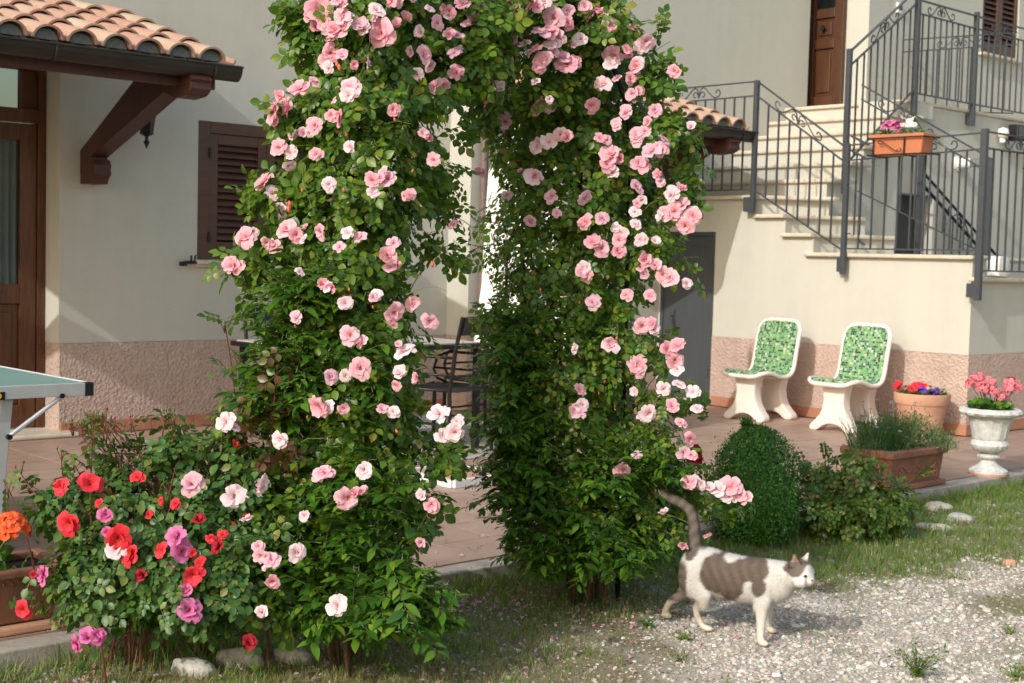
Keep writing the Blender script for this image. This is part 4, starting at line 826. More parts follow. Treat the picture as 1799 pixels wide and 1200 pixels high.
bloom_l += [(812, 12, 16, 'pink'), (846, 26, 15, 'pale'), (700, 45, 16, 'pink'), (765, 40, 14, 'pink'), (660, 20, 14, 'pale'), (800, 95, 12, 'mauve')]+tucked(LP, 30, -120, 170, 1)+tucked(LP, 26, 170, 760, 2); bloom_r += tucked(RP, 34, -120, 260, 3)+[(1000, 40, 15, 'pink'), (1020, 70, 15, 'pale'), (1045, 60, 14, 'pink'), (1140, 215, 15, 'pink'), (1165, 250, 14, 'mauve'), (1100, 200, 14, 'pink'), (1060, 150, 14, 'pale'), (1205, 395, 15, 'pink'), (1150, 425, 14, 'pale'), (1190, 610, 16, 'pink'), (1206, 500, 12, 'pale'), (1100, 520, 13, 'pink'), (1225, 720, 12, 'pale'), (1180, 715, 13, 'pink')]+tucked(RP, 26, 180, 760, 4, 1010)+tucked(RP, 8, 180, 420, 5)
def dep_l(x, y):
    d = surf(LP, DL_)(x, y); return min(d, 4.12) if (y > 850 and x < 560) else min(d, 4.17) if y > 780 else min(d, 4.24) if y > 540 else d
add_blooms(climb_l, bloom_l, dep_l); add_blooms(climb_r, bloom_r, lambda x, y: min(surf(RP, DR_)(x, y), 5.24 if x > 1130 else 5.30) if x > 1030 else surf(RP, DR_)(x, y))
def add_buds(root, n, tab, D0, me=BUD, extra=()):
    L = Vector(root.location); f = surf(tab, D0)
    for k in range(n):
        y = random.uniform(0, 950); a, b = interp(tab, y); x = random.uniform(a, b); p = Vector(at(x, y, f(x, y)+.03))-L
        inst(me, 'rose_bud', root, p, rot_to((random.uniform(-.5, .5), random.uniform(-.8, .2), 1)), random.uniform(.35, .6))
    for x, y in extra: inst(me, 'rose_bud', root, Vector(at(x, y, f(x, y)-.02))-L, rot_to((.2, -.4, 1)), .8)
add_buds(climb_l, 22, LP, DL_, extra=((593, 117), (597, 123), (760, 468), (510, 362), (508, 372), (1, 1)) [:5]); add_buds(climb_r, 22, RP, DR_, extra=((852, 183), (1060, 40), (1052, 72), (1145, 170), (1084, 598), (1176, 684), (1215, 682)))
# ------------------------------------------------------------ star jasmine at the foot of each leg
def jleaf(L=.052, Wd=.021): return leaflet(L, Wd, .18, .28, (0, .25, .5, .78, 1), (0, .8, 1, .6, 0))
jt = [jleaf(), jleaf(.06, .024), jleaf(.045, .020)]
def sprigs(regs, ns, ln=.26, D=None):
    """drooping shoots with opposite leaf pairs"""
    P, NR, DR, tips = [], [], [], []; stems = MB()
    for k in range(ns):
        cx, cy, rx, ry, D0, rd = regs[rng.integers(0, len(regs))]
        v = rng.normal(size=3); v /= np.linalg.norm(v); v[2] = -abs(v[2]) if rng.random() < .75 else v[2]; r = rng.random()**.35
        p = at(cx+rx*v[0]*r, cy+ry*v[1]*r, D0+rd*v[2]*r); out = RT*v[0]+FW*v[2]*.8+np.array([0, 0, .35+.3*rng.normal()])+rng.normal(size=3)*.35; out /= np.linalg.norm(out)
        L = ln*rng.uniform(.5, 1.1); m = int(L/.026); pts = []
        q = p-out*L*.5; dr = out.copy()
        for i in range(m):
            pts.append(q.copy()); dr = dr+np.array([0, 0, -.07]); dr /= np.linalg.norm(dr); q = q+dr*.026
            sdv = np.cross(dr, [0, 0, 1]); sdv /= np.linalg.norm(sdv)+1e-9
            a = rng.uniform(-.6, .6)+ (math.pi/2 if i % 2 else 0)
            u = np.cross(sdv, dr); sv = sdv*math.cos(a*.4)+u*math.sin(a*.4)
            for sg in (-1, 1): P.append(q+sv*sg*.002); DR.append(sv*sg+dr*.7+rng.normal(size=3)*.15); NR.append(u*(1 if u[2] > 0 else -1)+np.array([0, 0, .4])+rng.normal(size=3)*.25)
        tips.append(q); stems.tube([tuple(x) for x in pts], .0016, 4, .001) if len(pts) > 1 else None
    return np.array(P), np.array(NR), np.array(DR), tips, stems
def shift(mb, L): mb.v = [(a-L[0], b-L[1], c-L[2]) for a, b, c in mb.v]; return mb
def jasmine(loc, label, regs, ns):
    root = empty('star_jasmine', loc, 0, label, 'jasmine', 'star jasmine at the foot of the arch')
    P, NR, DR, tips, stems = sprigs(regs, ns); sc = rng.uniform(.7, 1.2, len(P)); plant_leaves(root, jt, P, NR, DR, sc, 'jasmine_leaf', 300)
    shift(stems, root.location).build('stem', 'stem', root)
    bm_ = MB()
    for t in tips:
        if rng.random() < .7:
            for k in range(6):
                a = t+rng.normal(size=3)*.012; b = a+np.array([rng.normal()*.008, rng.normal()*.008, -.004+.022*rng.random()]); bm_.tube([tuple(a), tuple(b)], .0016, 4, .0008)
    tag(shift(bm_, root.location).build('flower_buds', 'herb_leaf', root), kind='stuff')
    return root
jasmine(Vector((-3.82, 2.70, GZ)), 'glossy star jasmine in bud round the left leg of the arch', [(590, 640, 105, 90, 4.52, .14), (620, 860, 80, 80, 4.48, .14), (560, 960, 100, 70, 4.44, .16), (680, 1020, 60, 50, 4.46, .2), (640, 1060, 80, 34, 4.45, .2), (505, 620, 36, 80, 4.55, .12), (715, 1070, 45, 24, 4.5, .2), (535, 500, 50, 40, 4.5, .12), (475, 700, 28, 40, 4.5, .1)], 470)
jasmine(Vector((-3.95, 4.02, GZ)), 'dark glossy star jasmine round the right leg of the arch beside the cat', [(970, 920, 80, 70, 5.45, .22), (915, 840, 50, 60, 5.5, .22), (1040, 960, 100, 40, 5.42, .22), (1100, 890, 70, 80, 5.6, .18), (905, 620, 40, 80, 5.5, .2), (915, 740, 50, 60, 5.5, .2), (1100, 820, 90, 40, 5.4, .12)], 560)
# ------------------------------------------------------------ red and magenta bush rose, bottom left
bush = empty('rose_bush', (-4.14, 2.28, GZ), 0, 'leafy rose bush with red and magenta blooms at the bottom left', 'rose bush')
bD = 4.47
shoots_x = [((rng.uniform(110, 400), 900), (rng.uniform(100, 430), rng.uniform(735, 850))) for k in range(30)]
sets = [ebough(250, 985, 165, 95, bD, .26, 720), ebough(420, 1000, 90, 90, bD-.02, .2, 260), ebough(470, 900, 70, 80, bD-.02, .12, 130), ebough(330, 1030, 120, 80, bD-.05, .22, 420), ebough(180, 1020, 100, 70, bD-.02, .2, 260), ebough(370, 890, 70, 70, bD+.02, .2, 190), ebough(230, 870, 60, 40, bD, .15, 50), ebough(130, 890, 60, 50, bD, .12, 110), ebough(410, 960, 60, 120, bD+.05, .2, 350), ebough(300, 800, 80, 40, bD+.02, .14, 45), ebough(420, 790, 60, 70, bD+.08, .14, 110), ebough(560, 1070, 40, 30, bD+.05, .1, 60)]
shoots = [((230, 900), (165, 735)), ((250, 880), (232, 745)), ((300, 880), (290, 738)), ((360, 850), (325, 750)), ((150, 950), (50, 850)), ((180, 920), (130, 815)), ((120, 950), (35, 830)), ((400, 860), (380, 735)), ((330, 830), (300, 770)), ((420, 820), (395, 570)), ((430, 800), (420, 640)), ((220, 890), (195, 780)), ((60, 1000), (15, 860)), ((170, 1020), (46, 1074)), ((160, 980), (84, 1012)), ((210, 1050), (158, 1122)), ((330, 1060), (432, 1128)), ((150, 960), (110, 862)), ((180, 930), (160, 858))]
L = Vector(bush.location); sh_m = MB(); rp = []
for a, b in shoots+shoots_x:
    p0 = at(*a, bD); p1 = at(*b, bD+.02); stem_to(sh_m, Vector(p0)-L, Vector(p1)-L, .0034, .02, 6, .0018); n = 8; s_ = spray(p0, p1, n, .05); sets.append(s_)
    for k in range(5): q = Vector(p1)+Vector((random.uniform(-.02, .02), random.uniform(-.02, .02), random.uniform(-.01, .03))); stem_to(sh_m, Vector(p1)-L-Vector((0, 0, .03)), q-L, .0012, .004, 3, .0008); inst(BUD_G if random.random() < .85 else BUD_R, 'rose_bud', bush, q-L, rot_to((random.uniform(-.3, .3), random.uniform(-.3, .3), 1)), .42)
for k in range(26):
    p0 = np.array([-4.14+random.uniform(-.10, .08), 2.28+random.uniform(-.22, .25), GZ]); p1 = at(random.uniform(110, 430), random.uniform(800, 1000), bD+random.uniform(-.2, .2)); stem_to(sh_m, Vector(p0)-L, Vector(p1)-L, .0045, .03, 6, .002)
sh_m.build('cane', 'redstem', bush)
P = np.concatenate([s[0] for s in sets]); NR = np.concatenate([s[1] for s in sets]); ok = (P[:, 2] > GZ+.03) & ~((P[:, 2] < GZ+.14) & (P[:, 0] > -4.10)); P = P[ok]; NR = NR[ok]
nrm, d = leaf_frames(NR, .8, .5); plant_leaves(bush, [rose_leaf(5, 1.0), rose_leaf(3, 1.1), rose_leaf(7, .9)], P, nrm, d, rng.uniform(.75, 1.2, len(P)), 'bush_leaf', 300, np.clip((bD+.1-(P-CAM)@FW)/.25, .05, 1.2))
g_, r_ = 'magenta', 'red'
bl = [(108, 855, 17, r_), (158, 852, 22, r_), (125, 918, 22, r_), (82, 1010, 20, g_), (208, 944, 25, r_), (233, 975, 23, r_), (205, 965, 18, 'pale'), (187, 905, 14, g_), (243, 840, 14, r_), (175, 884, 9, r_), (284, 967, 14, r_), (312, 945, 20, g_), (316, 968, 22, g_), (338, 972, 9, r_), (340, 1008, 22, r_), (330, 1035, 14, g_), (332, 1072, 24, g_), (44, 1070, 20, r_), (310, 886, 10, r_), (338, 852, 22, 'mauve'), (388, 962, 16, 'darkred'), (372, 945, 10, r_), (285, 880, 8, r_), (155, 1122, 20, g_), (170, 1118, 17, g_), (140, 1130, 16, g_), (412, 780, 8, r_), (432, 910, 7, r_), (437, 1130, 14, 'darkred'), (348, 915, 12, 'darkred')]
bl = [(x, y, r*1.0, c) for x, y, r, c in bl]+[(250, 1010, 12, 'darkred'), (392, 940, 10, r_), (405, 925, 9, r_), (262, 905, 9, r_), (60, 1010, 9, 'darkred'), (300, 995, 13, g_), (190, 935, 12, g_), (352, 990, 12, r_), (430, 870, 10, 'pale'), (345, 1085, 10, g_)]
add_blooms(bush, bl, lambda x, y: bD-.24 if 120 < x < 400 else bD-.12, .4)
# two tall red-leaved young shoots
rs = empty('rose_shoot', (-3.86, 2.50, GZ), 0, 'tall young rose shoot with dark red leaves before the left leg of the arch', 'rose shoot')
L = Vector(rs.location); m = MB(); top = Vector(at(488, 640, 4.36)); stem_to(m, (0, 0, 0), top-L, .005, .03, 10, .0025); m.build('stem', 'redstem', rs)
P = np.array([np.array(L)+(np.array(top)-np.array(L))*t+rng.normal(size=3)*.03 for t in np.linspace(.45, 1.02, 34)]); NR = rnd(34, .6)+np.array([0, 0, .2]); plant_leaves(rs, [rose_leaf(5, 1.2)], P, NR, rnd(34, .6)+np.array([0, 0, -.8]), rng.uniform(.8, 1.2, 34), 'red_leaf', 34)
rs2 = empty('rose_shoot', (-4.05, 2.02, GZ), 0, 'short rose shoot with wine red leaves above the bush before the pink wall base', 'rose shoot')
L = Vector(rs2.location); m = MB(); top = Vector(at(165, 722, 4.35)); stem_to(m, (0, 0, 0), top-L, .004, .03, 10, .002); m.build('stem', 'redstem', rs2)
P = np.array([np.array(L)+(np.array(top)-np.array(L))*t+rng.normal(size=3)*.025 for t in np.linspace(.6, 1.02, 14)]); plant_leaves(rs2, [rose_leaf(5, 1.1)], P, rnd(14, .6)+np.array([0, 0, .4]), rnd(14, .6)+np.array([0, 0, -.3]), rng.uniform(.8, 1.1, 14), 'red_leaf', 14)
# ------------------------------------------------------------ boxwood cone
bx_c = onz(1322, 955, GZ); bx = empty('boxwood', tuple(bx_c), 0, 'dense dark green boxwood clipped to a rounded cone between the rose arch and the planter', 'shrub')
n = 15000; h = rng.random(n); ph = rng.uniform(0, 2*np.pi, n)
prof = np.interp(h, [0, .12, .3, .5, .7, .85, .95, 1], [.12, .190, .210, .203, .178, .138, .08, .02]); lum = 1+.08*np.sin(ph*3+h*7)+.06*np.sin(ph*7-h*13)+.05*np.sin(ph*15+h*31)
rr = prof*lum*(1-.25*rng.random(n)**2)+rng.exponential(.013, n); P = np.stack([bx_c[0]+rr*np.cos(ph), bx_c[1]+rr*np.sin(ph), GZ+.02+h*.56+rng.normal(size=n)*.006], 1)
q = 700; P2 = np.stack([bx_c[0]-.04+rng.normal(size=q)*.013, bx_c[1]-.03+rng.normal(size=q)*.013, GZ+.53+rng.random(q)*.085], 1); P = np.concatenate([P, P2]); NR = np.stack([np.cos(ph), np.sin(ph), .2+0*ph], 1); NR = np.concatenate([NR, rnd(q, .7)])
m_ = len(P); tag(mesh_obj('foliage', np_mesh('foliage', *scatter([leaflet(.014, .008, .2, .2, (0, .5, 1), (0, 1, 0))], P-bx_c, basis(NR+rnd(m_, .6)+np.array([0, 0, .3]), NR*.8+np.array([0, 0, .9])+rnd(m_, .5)), rng.uniform(.8, 1.4, m_)), 'box_leaf'), bx), kind='stuff')
MB().lathe([(.08, .0), (.17, .1), (.19, .2), (.17, .33), (.12, .42), (.05, .5), (.01, .53)], 14).build('inner_growth', 'box_leaf', bx, smooth=True)
# ------------------------------------------------------------ young rose shrub right of the boxwood
ys = empty('young_shrub', tuple(onz(1500, 948, GZ)), 0, 'loose leafy young rose shrub without flowers in front of the brown planter', 'shrub')
D = depth(ys.location); sets = [ebough(1495, 905, 100, 44, D, .22, 620), ebough(1430, 855, 50, 50, D, .15, 120), ebough(1560, 885, 50, 44, D, .15, 130), ebough(1500, 835, 55, 40, D, .15, 90)]
L = Vector(ys.location); m = MB()
for a, b in (((1440, 880), (1448, 775)), ((1480, 870), (1500, 790)), ((1470, 860), (1462, 800)), ((1560, 880), (1620, 825)), ((1530, 860), (1545, 800)), ((1420, 880), (1412, 800)), ((1500, 860), (1492, 780)), ((1580, 890), (1605, 870)), ((1400, 880), (1385, 850))):
    p0 = at(*a, D); p1 = at(*b, D); stem_to(m, Vector(p0)-L, Vector(p1)-L, .003, .02, 5, .0015); sets.append(spray(p0, p1, 9, .05)); stem_to(m, (0, 0, 0), Vector(p0)-L, .004, .03, 5, .003)
P = np.concatenate([s[0] for s in sets]); NR = np.concatenate([s[1] for s in sets]); ok = P[:, 2] > GZ+.02; P = P[ok]; NR = NR[ok]; nrm, d = leaf_frames(NR, .8, .5)
plant_leaves(ys, [rose_leaf(5, .95), rose_leaf(7, .85)], P, nrm, d, rng.uniform(.8, 1.25, len(P)), 'shrub_leaf', 300, np.clip((D+.1-(P-CAM)@FW)/.2, .05, 1.2)); m.build('cane', 'redstem', ys)
# dark red rose behind the right leg
dr = empty('rose_bush', tuple(onz(1200, 900, GZ)), 0, 'low rose with dark crimson blooms behind the right leg of the arch', 'rose bush'); D = 6.1
dr.location = at(1195, 905, D).tolist(); dr.location.z = GZ
P, NR = ebough(1190, 840, 38, 50, D, .12, 160); nrm, d = leaf_frames(NR); plant_leaves(dr, [rose_leaf(5, 1.0)], P, nrm, d, rng.uniform(.8, 1.2, len(P)), 'rose_leaf', 60)
m = MB(); L = Vector(dr.location)
for k in range(6): stem_to(m, (0, 0, 0), Vector(at(1165+12*k, 820, D))-L, .004, .03, 5, .002)
m.build('cane', 'stem', dr); add_blooms(dr, [(1168, 793, 12, 'darkred'), (1192, 795, 10, 'darkred'), (1224, 797, 18, 'darkred'), (1212, 812, 12, 'darkred'), (1228, 806, 12, 'darkred')], D-.12)
# ================================================================== GROUND COVER
def frame_pts(n, x0, x1, y0, y1):
    x = rng.uniform(x0, x1, n); y = rng.uniform(y0, y1, n); r = np.stack([x, y, np.full(n, GZ)], 1)-CAM; d = r@FW; px = 899.5+FPX*(r@RT)/d; py = 600-FPX*(r@UP)/d
    ok = (d > 0) & (px > -250) & (px < 2050) & (py < 1420); return x[ok], y[ok]
x, y = frame_pts(210000, KX+.01, -1.2, .8, 10.5); g = grassy(x, y); cam_d = (np.stack([x, y, np.full(len(x), GZ)], 1)-CAM)@FW
keep = rng.random(len(x)) > np.clip(.20+g*.72+2.0*np.clip(fbm(x, y, 3.2, 11)+.06, 0, 1)+.5*np.clip(fbm(x, y, 9, 21)-.02, 0, 1), 0, .955); x, y = x[keep][:60000], y[keep][:60000]
ico = bmesh.new(); bmesh.ops.create_icosphere(ico, subdivisions=1, radius=1); ico.verts.ensure_lookup_table(); IV = np.array([v.co[:] for v in ico.verts]); IT = np.array([[v.index for v in f.verts] for f in ico.faces]); ico.free()
peb = []
for s in range(5): peb.append((IV*(1+rng.normal(size=(len(IV), 1))*.13), IT))
n = len(x); sc = np.clip(rng.lognormal(-5.32, .46, n), .0026, .015); fl = rng.uniform(.5, .85, n)
R = basis(np.array([0, 0, 1.])+rnd(n, .25), rnd(n)); R = R*np.stack([rng.uniform(.9, 1.4, n), np.ones(n), fl], -1)[:, None, :]
V, T = scatter(peb, np.stack([x, y, gh(x, y)+sc*.25], 1), R, sc)
M['gravel'] = leaf_mat('gravel_stones', [(0, (.28, .25, .21)), (.35, (.42, .39, .34)), (.6, (.52, .44, .38)), (.8, (.56, .53, .48)), (1, (.70, .67, .62))], .85, .0)
tag(mesh_obj('gravel', np_mesh('gravel', V, T, 'gravel', smooth=False)), 'pale pink and grey gravel scattered over the driveway', 'gravel', kind='stuff')
x, y = frame_pts(60000, KX+.01, -1.2, .8, 9.0); fbc = fbm(x, y, 3.2, 11); kp = rng.random(len(x)) < np.clip(grassy(x, y)*.75+1.6*np.clip(fbc+.08, 0, 1), 0, .95)*np.where(y < 4.6, 1, .55); x, y = x[kp], y[kp]; n = len(x)
M['crumbs'] = leaf_mat('soil_crumbs', [(0, (.10, .08, .05)), (.4, (.20, .165, .11)), (.75, (.32, .27, .19)), (.9, (.44, .40, .34)), (1, (.62, .58, .52))], .95, .0)
V, T = scatter(peb, np.stack([x, y, gh(x, y)+.001], 1), basis(np.array([0, 0, 1.])+rnd(n, .3), rnd(n))*np.array([1.1, 1, .6])[None, None, :], np.clip(rng.lognormal(-5.6, .5, n), .0018, .009))
tag(mesh_obj('soil_crumbs', np_mesh('soil_crumbs', V, T, 'crumbs', smooth=False)), 'crumbled soil and grit between the grass blades', 'soil', kind='stuff')
def blade_t(h, w, bend): return (np.array([(-w/2, 0, 0), (w/2, 0, 0), (-w*.4, bend*.35*h, h*.5), (w*.4, bend*.35*h, h*.5), (0, bend*h, h*.95)]), np.array([(0, 1, 3), (0, 3, 2), (2, 3, 4)]))
bt = [blade_t(1, .07, .3), blade_t(1, .08, .65), blade_t(.85, .09, 1.0), blade_t(1.1, .06, .15)]
def blades(name, x, y, h, mat, label, cat):
    n = len(x); a = rng.uniform(0, 2*np.pi, n); c, s = np.cos(a), np.sin(a); z = np.zeros(n)
    R = np.stack([np.stack([c, s, z], 1), np.stack([-s, c, z], 1), np.stack([rng.normal(size=n)*.2, rng.normal(size=n)*.2, z+1], 1)], -1)
    V, T = scatter(bt, np.stack([x, y, gh(x, y)-.002], 1), R, h); tag(mesh_obj(name, np_mesh(name, V, T, mat)), label, cat, kind='stuff')
x, y = frame_pts(300000, KX+.005, -1.2, .8, 10.5); g = grassy(x, y); cl = .5+.5*np.sin(23*x+5*np.sin(7*y))*np.sin(19*y+4*np.sin(9*x))
fb = fbm(x, y, 3.2, 11); pr = g*(.50+.9*cl*wob(x*3, y*3)*1.7)+(1-g)*(.05+np.clip(2.4*(fb+.09), 0, .85)*(.20+.80*(fbm(x, y, 12, 5, 2) > .0)))
keep = rng.random(len(x)) < pr; x, y, g, cl = x[keep], y[keep], g[keep], cl[keep]
edge = np.exp(-((x-KX)/.16)**2); h = (.020+.022*rng.random(len(x)))*(.7+.6*cl)*(.62+.5*g)*(1+.7*edge)
dry = rng.random(len(x)) < (.24+.34*(1-g)+.22*sm(4.4, 3.2, y)+.30*(wob(x*1.7+5, y*1.7) > .62)*sm(5.2, 4.2, y))
blades('grass', x[~dry], y[~dry], h[~dry], 'grass', 'short patchy green grass growing beside the paved patio', 'grass')
blades('dry_grass', x[dry], y[dry], h[dry]*.8, 'drygrass', 'straw coloured dry grass among the gravel', 'dry grass')
# long grass tufts under the roses
tx, ty, th = [], [], []
for cx, cy, n, hh, sp in [(-4.12, 2.30, 90, .17, .08), (-4.10, 2.55, 90, .17, .08), (-3.80, 2.95, 90, .13, .10), (-3.70, 3.10, 80, .11, .10), (-4.1, 1.95, 50, .12, .08), (-3.66, 3.15, 80, .09, .1), (-3.75, 4.35, 120, .12, .16), (-3.85, 4.75, 150, .12, .2), (-3.85, 5.2, 120, .10, .2), (-3.8, 5.75, 160, .12, .25), (-4.24, 8.1, 160, .10, .16), (-4.22, 8.6, 120, .10, .2), (-3.95, 6.3, 120, .09, .25), (-4.2, 7.2, 90, .07, .2), (-3.75, 4.1, 90, .10, .12)]:
    tx.append(rng.normal(cx, sp, n)); ty.append(rng.normal(cy, sp, n)); th.append(rng.uniform(.45, 1.05, n)*hh)
tx, ty, th = map(np.concatenate, (tx, ty, th)); tx = np.maximum(tx, KX+.01)
bt_s = bt; bt = [(V*np.array([.32, 1, 1]), T) for V, T in bt]; blades('long_grass', tx, ty, th, 'grass', 'long loose grass blades at the foot of the roses', 'grass'); bt = bt_s
# weeds in the gravel
def weed(px, py, w, hpx, label, nn=60, mat='shrub_leaf'):
    c = onz(px, py, GZ); D = depth(c); r = empty('weed', tuple(c), 0, label, 'weed', 'weeds growing in the gravel'); m = MB(); P, NR = [], []
    for k in range(max(5, nn//9)):
        a = random.uniform(0, 6.28); e = np.array([math.cos(a)*w*D/FPX*random.uniform(.2, 1), math.sin(a)*w*D/FPX*random.uniform(.2, 1), hpx*D/FPX*random.uniform(.5, 1)]); m.tube([(0, 0, 0), tuple(e*np.array([.45, .45, .6])), tuple(e)], .0012, 4, .0008)
        for t in np.linspace(.2, 1, 9): P.append(c+e*np.array([t, t, t])+rng.normal(size=3)*.004); NR.append(rng.normal(size=3)*.6+np.array([0, 0, .8]))
    P = np.array(P); NR = np.array(NR); V, T = scatter([leaflet(.020, .006, .2, .2, (0, .5, 1), (0, 1, 0))], P-c, basis(NR, rnd(len(P))+np.array([0, 0, .3])), rng.uniform(.7, 1.3, len(P))); tag(mesh_obj('foliage', np_mesh('foliage', V, T, mat), r), kind='stuff'); m.build('stem', 'stem', r)
weed(1610, 1190, 60, 62, 'largest feathery weed in the gravel at the bottom edge', 260); weed(1780, 1195, 40, 30, 'broad low weed in the bottom right corner', 120, 'grass')
weed(1140, 1105, 22, 26, 'dark green weed left of the cat in the gravel', 90, 'box_leaf'); weed(1200, 1125, 26, 14, 'low weed tuft in front of the hind paws of the cat', 90, 'grass'); weed(1195, 1162, 16, 10, 'tiny flat weed below the cat in the gravel', 50, 'shrub_leaf'); weed(830, 1000, 12, 46, 'thin upright weed seedling at the kerb inside the arch', 40, 'grass'); weed(700, 1180, 60, 20, 'dark matted weed at the bottom edge left of centre', 120, 'box_leaf'); weed(1770, 1115, 20, 20, 'small weed in gravel near the right edge', 60, 'grass')
# fallen petals
def petals(n, cx, cy, sx, sy): return rng.normal(cx, sx, n), rng.normal(cy, sy, n)
sp = [petals(620, -4.12, 3.50, .10, .26), petals(220, -3.85, 3.9, .16, .3), petals(340, -3.45, 3.75, .32, .6), petals(160, -3.0, 4.0, .4, .8), petals(90, -4.1, 1.95, .1, .14), petals(90, -3.6, 2.9, .25, .3), petals(60, -3.3, 4.6, .3, .8), petals(40, -4.9, 3.8, .3, .4)]
x = np.concatenate([s[0] for s in sp]); y = np.concatenate([s[1] for s in sp]); n = len(x); z = np.where(x < KX, .004, gh(x, y)+.010)
V, T = scatter([leaflet(.020, .016, .5, .3, (0, .35, .75, 1), (0, .9, .9, 0)), leaflet(.014, .011, .6, -.4, (0, .4, .8, 1), (0, 1, .8, 0))], np.stack([x, y, z], 1), basis(np.array([0, 0, 1.])+rnd(n, .3), rnd(n)), rng.uniform(.5, 1.2, n))
tag(mesh_obj('fallen_petals', np_mesh('fallen_petals', V, T, 'fallen')), 'fallen pink rose petals strewn over the ground under the arch', 'petals', kind='stuff')
# field stones
def stone(px, py, w, h, label, z=GZ, ang=0, mat='stone', grp='field stones edging the flower bed', sx=.62):
    c = onz(px, py, z); D = depth(c); s = D/FPX; b = bmesh.new(); bmesh.ops.create_icosphere(b, subdivisions=3, radius=1); g = np.random.default_rng(int(px)); ph = g.uniform(0, 6, 8)
    for v in b.verts:
        x, y_, zz = v.co; k = 1+.13*math.sin(2.2*x+ph[0])+.11*math.sin(2.9*y_+ph[1]+x)+.08*math.sin(4.5*zz+ph[2]+2*x)+.05*math.sin(8*x+ph[3])*math.sin(7*y_+ph[4])+.03*math.sin(13*x+9*zz+ph[5]); k *= 1-.12*max(0, abs(x)-.6)
        v.co = (x*k*w*s, y_*k*w*s*sx, (zz*k)*h*s)
    me = bpy.data.meshes.new('stone'); b.to_mesh(me); b.free(); me.materials.append(M[mat]); o = mesh_obj('stone', me, None, True); o.location = (c[0], c[1], z+h*s*.36); o.rotation_euler = (0, 0, math.radians(42+ang)); tag(o, label, 'stone', grp)
stone(336, 1186, 40, 24, 'leftmost of three pale stones at the bottom edge, below the rose bush'); stone(424, 1172, 40, 27, 'rounded pale stone between two others below the rose bush', ang=10); stone(516, 1162, 42, 23, 'flat pale stone, nearest the arch of three below the roses', ang=-6)
stone(1650, 898, 26, 11, 'rounded buff stone in the grass behind two others, near the brown planter', mat='marble'); stone(1686, 917, 24, 11, 'grey stone in the grass, right of two buff ones'); stone(1640, 932, 34, 10, 'flat pinkish stone lowest in the grass near the planter', mat='marble')
stone(1772, 992, 14, 7, 'small reddish stone at the right edge on the gravel', mat='terracotta'); stone(620, 1112, 20, 9, 'small grey stone half hidden in grass under the left leg of the arch')
# ================================================================== MOSAIC CHAIRS
def mosaic_mat():
    m, nt, b = newmat('glass_mosaic'); uv = N(nt, 'ShaderNodeUVMap'); sc = N(nt, 'ShaderNodeVectorMath', operation='SCALE'); sc.inputs['Scale'].default_value = 1/.0185; nt.links.new(uv.outputs[0], sc.inputs[0])
    fl = N(nt, 'ShaderNodeVectorMath', operation='FLOOR'); nt.links.new(sc.outputs[0], fl.inputs[0]); oi = N(nt, 'ShaderNodeObjectInfo'); ad = N(nt, 'ShaderNodeVectorMath', operation='ADD'); nt.links.new(fl.outputs[0], ad.inputs[0]); nt.links.new(oi.outputs['Location'], ad.inputs[1])
    wn_ = N(nt, 'ShaderNodeTexWhiteNoise'); wn_.noise_dimensions = '3D'; nt.links.new(ad.outputs[0], wn_.inputs[0])
    cr = ramp(nt, wn_.outputs[0], [(0, (.008, .02, .02)), (.10, (.02, .10, .08)), (.20, (.05, .17, .20)), (.28, (.06, .20, .09)), (.37, (.17, .38, .13)), (.60, (.22, .44, .17)), (.80, (.34, .50, .27)), (.92, (.50, .62, .42)), (.97, (.62, .68, .62))], 'CONSTANT')
    fr = N(nt, 'ShaderNodeVectorMath', operation='FRACTION'); nt.links.new(sc.outputs[0], fr.inputs[0]); sp_ = N(nt, 'ShaderNodeSeparateXYZ'); nt.links.new(fr.outputs[0], sp_.inputs[0])
    def inside(o):
        a = N(nt, 'ShaderNodeMath', operation='SUBTRACT'); nt.links.new(o, a.inputs[0]); a.inputs[1].default_value = .5; c = N(nt, 'ShaderNodeMath', operation='ABSOLUTE'); nt.links.new(a.outputs[0], c.inputs[0]); e = N(nt, 'ShaderNodeMath', operation='LESS_THAN'); nt.links.new(c.outputs[0], e.inputs[0]); e.inputs[1].default_value = .43; return e.outputs[0]
    mu = N(nt, 'ShaderNodeMath', operation='MULTIPLY'); nt.links.new(inside(sp_.outputs[0]), mu.inputs[0]); nt.links.new(inside(sp_.outputs[1]), mu.inputs[1])
    mx = N(nt, 'ShaderNodeMixRGB'); nt.links.new(mu.outputs[0], mx.inputs[0]); mx.inputs[1].default_value = (.30, .38, .26, 1); nt.links.new(cr, mx.inputs[2]); nt.links.new(mx.outputs[0], b.inputs['Base Color']); b.inputs['Roughness'].default_value = .22
    bump(nt, b, mu.outputs[0], .0012); return m
M['mosaic'] = mosaic_mat()
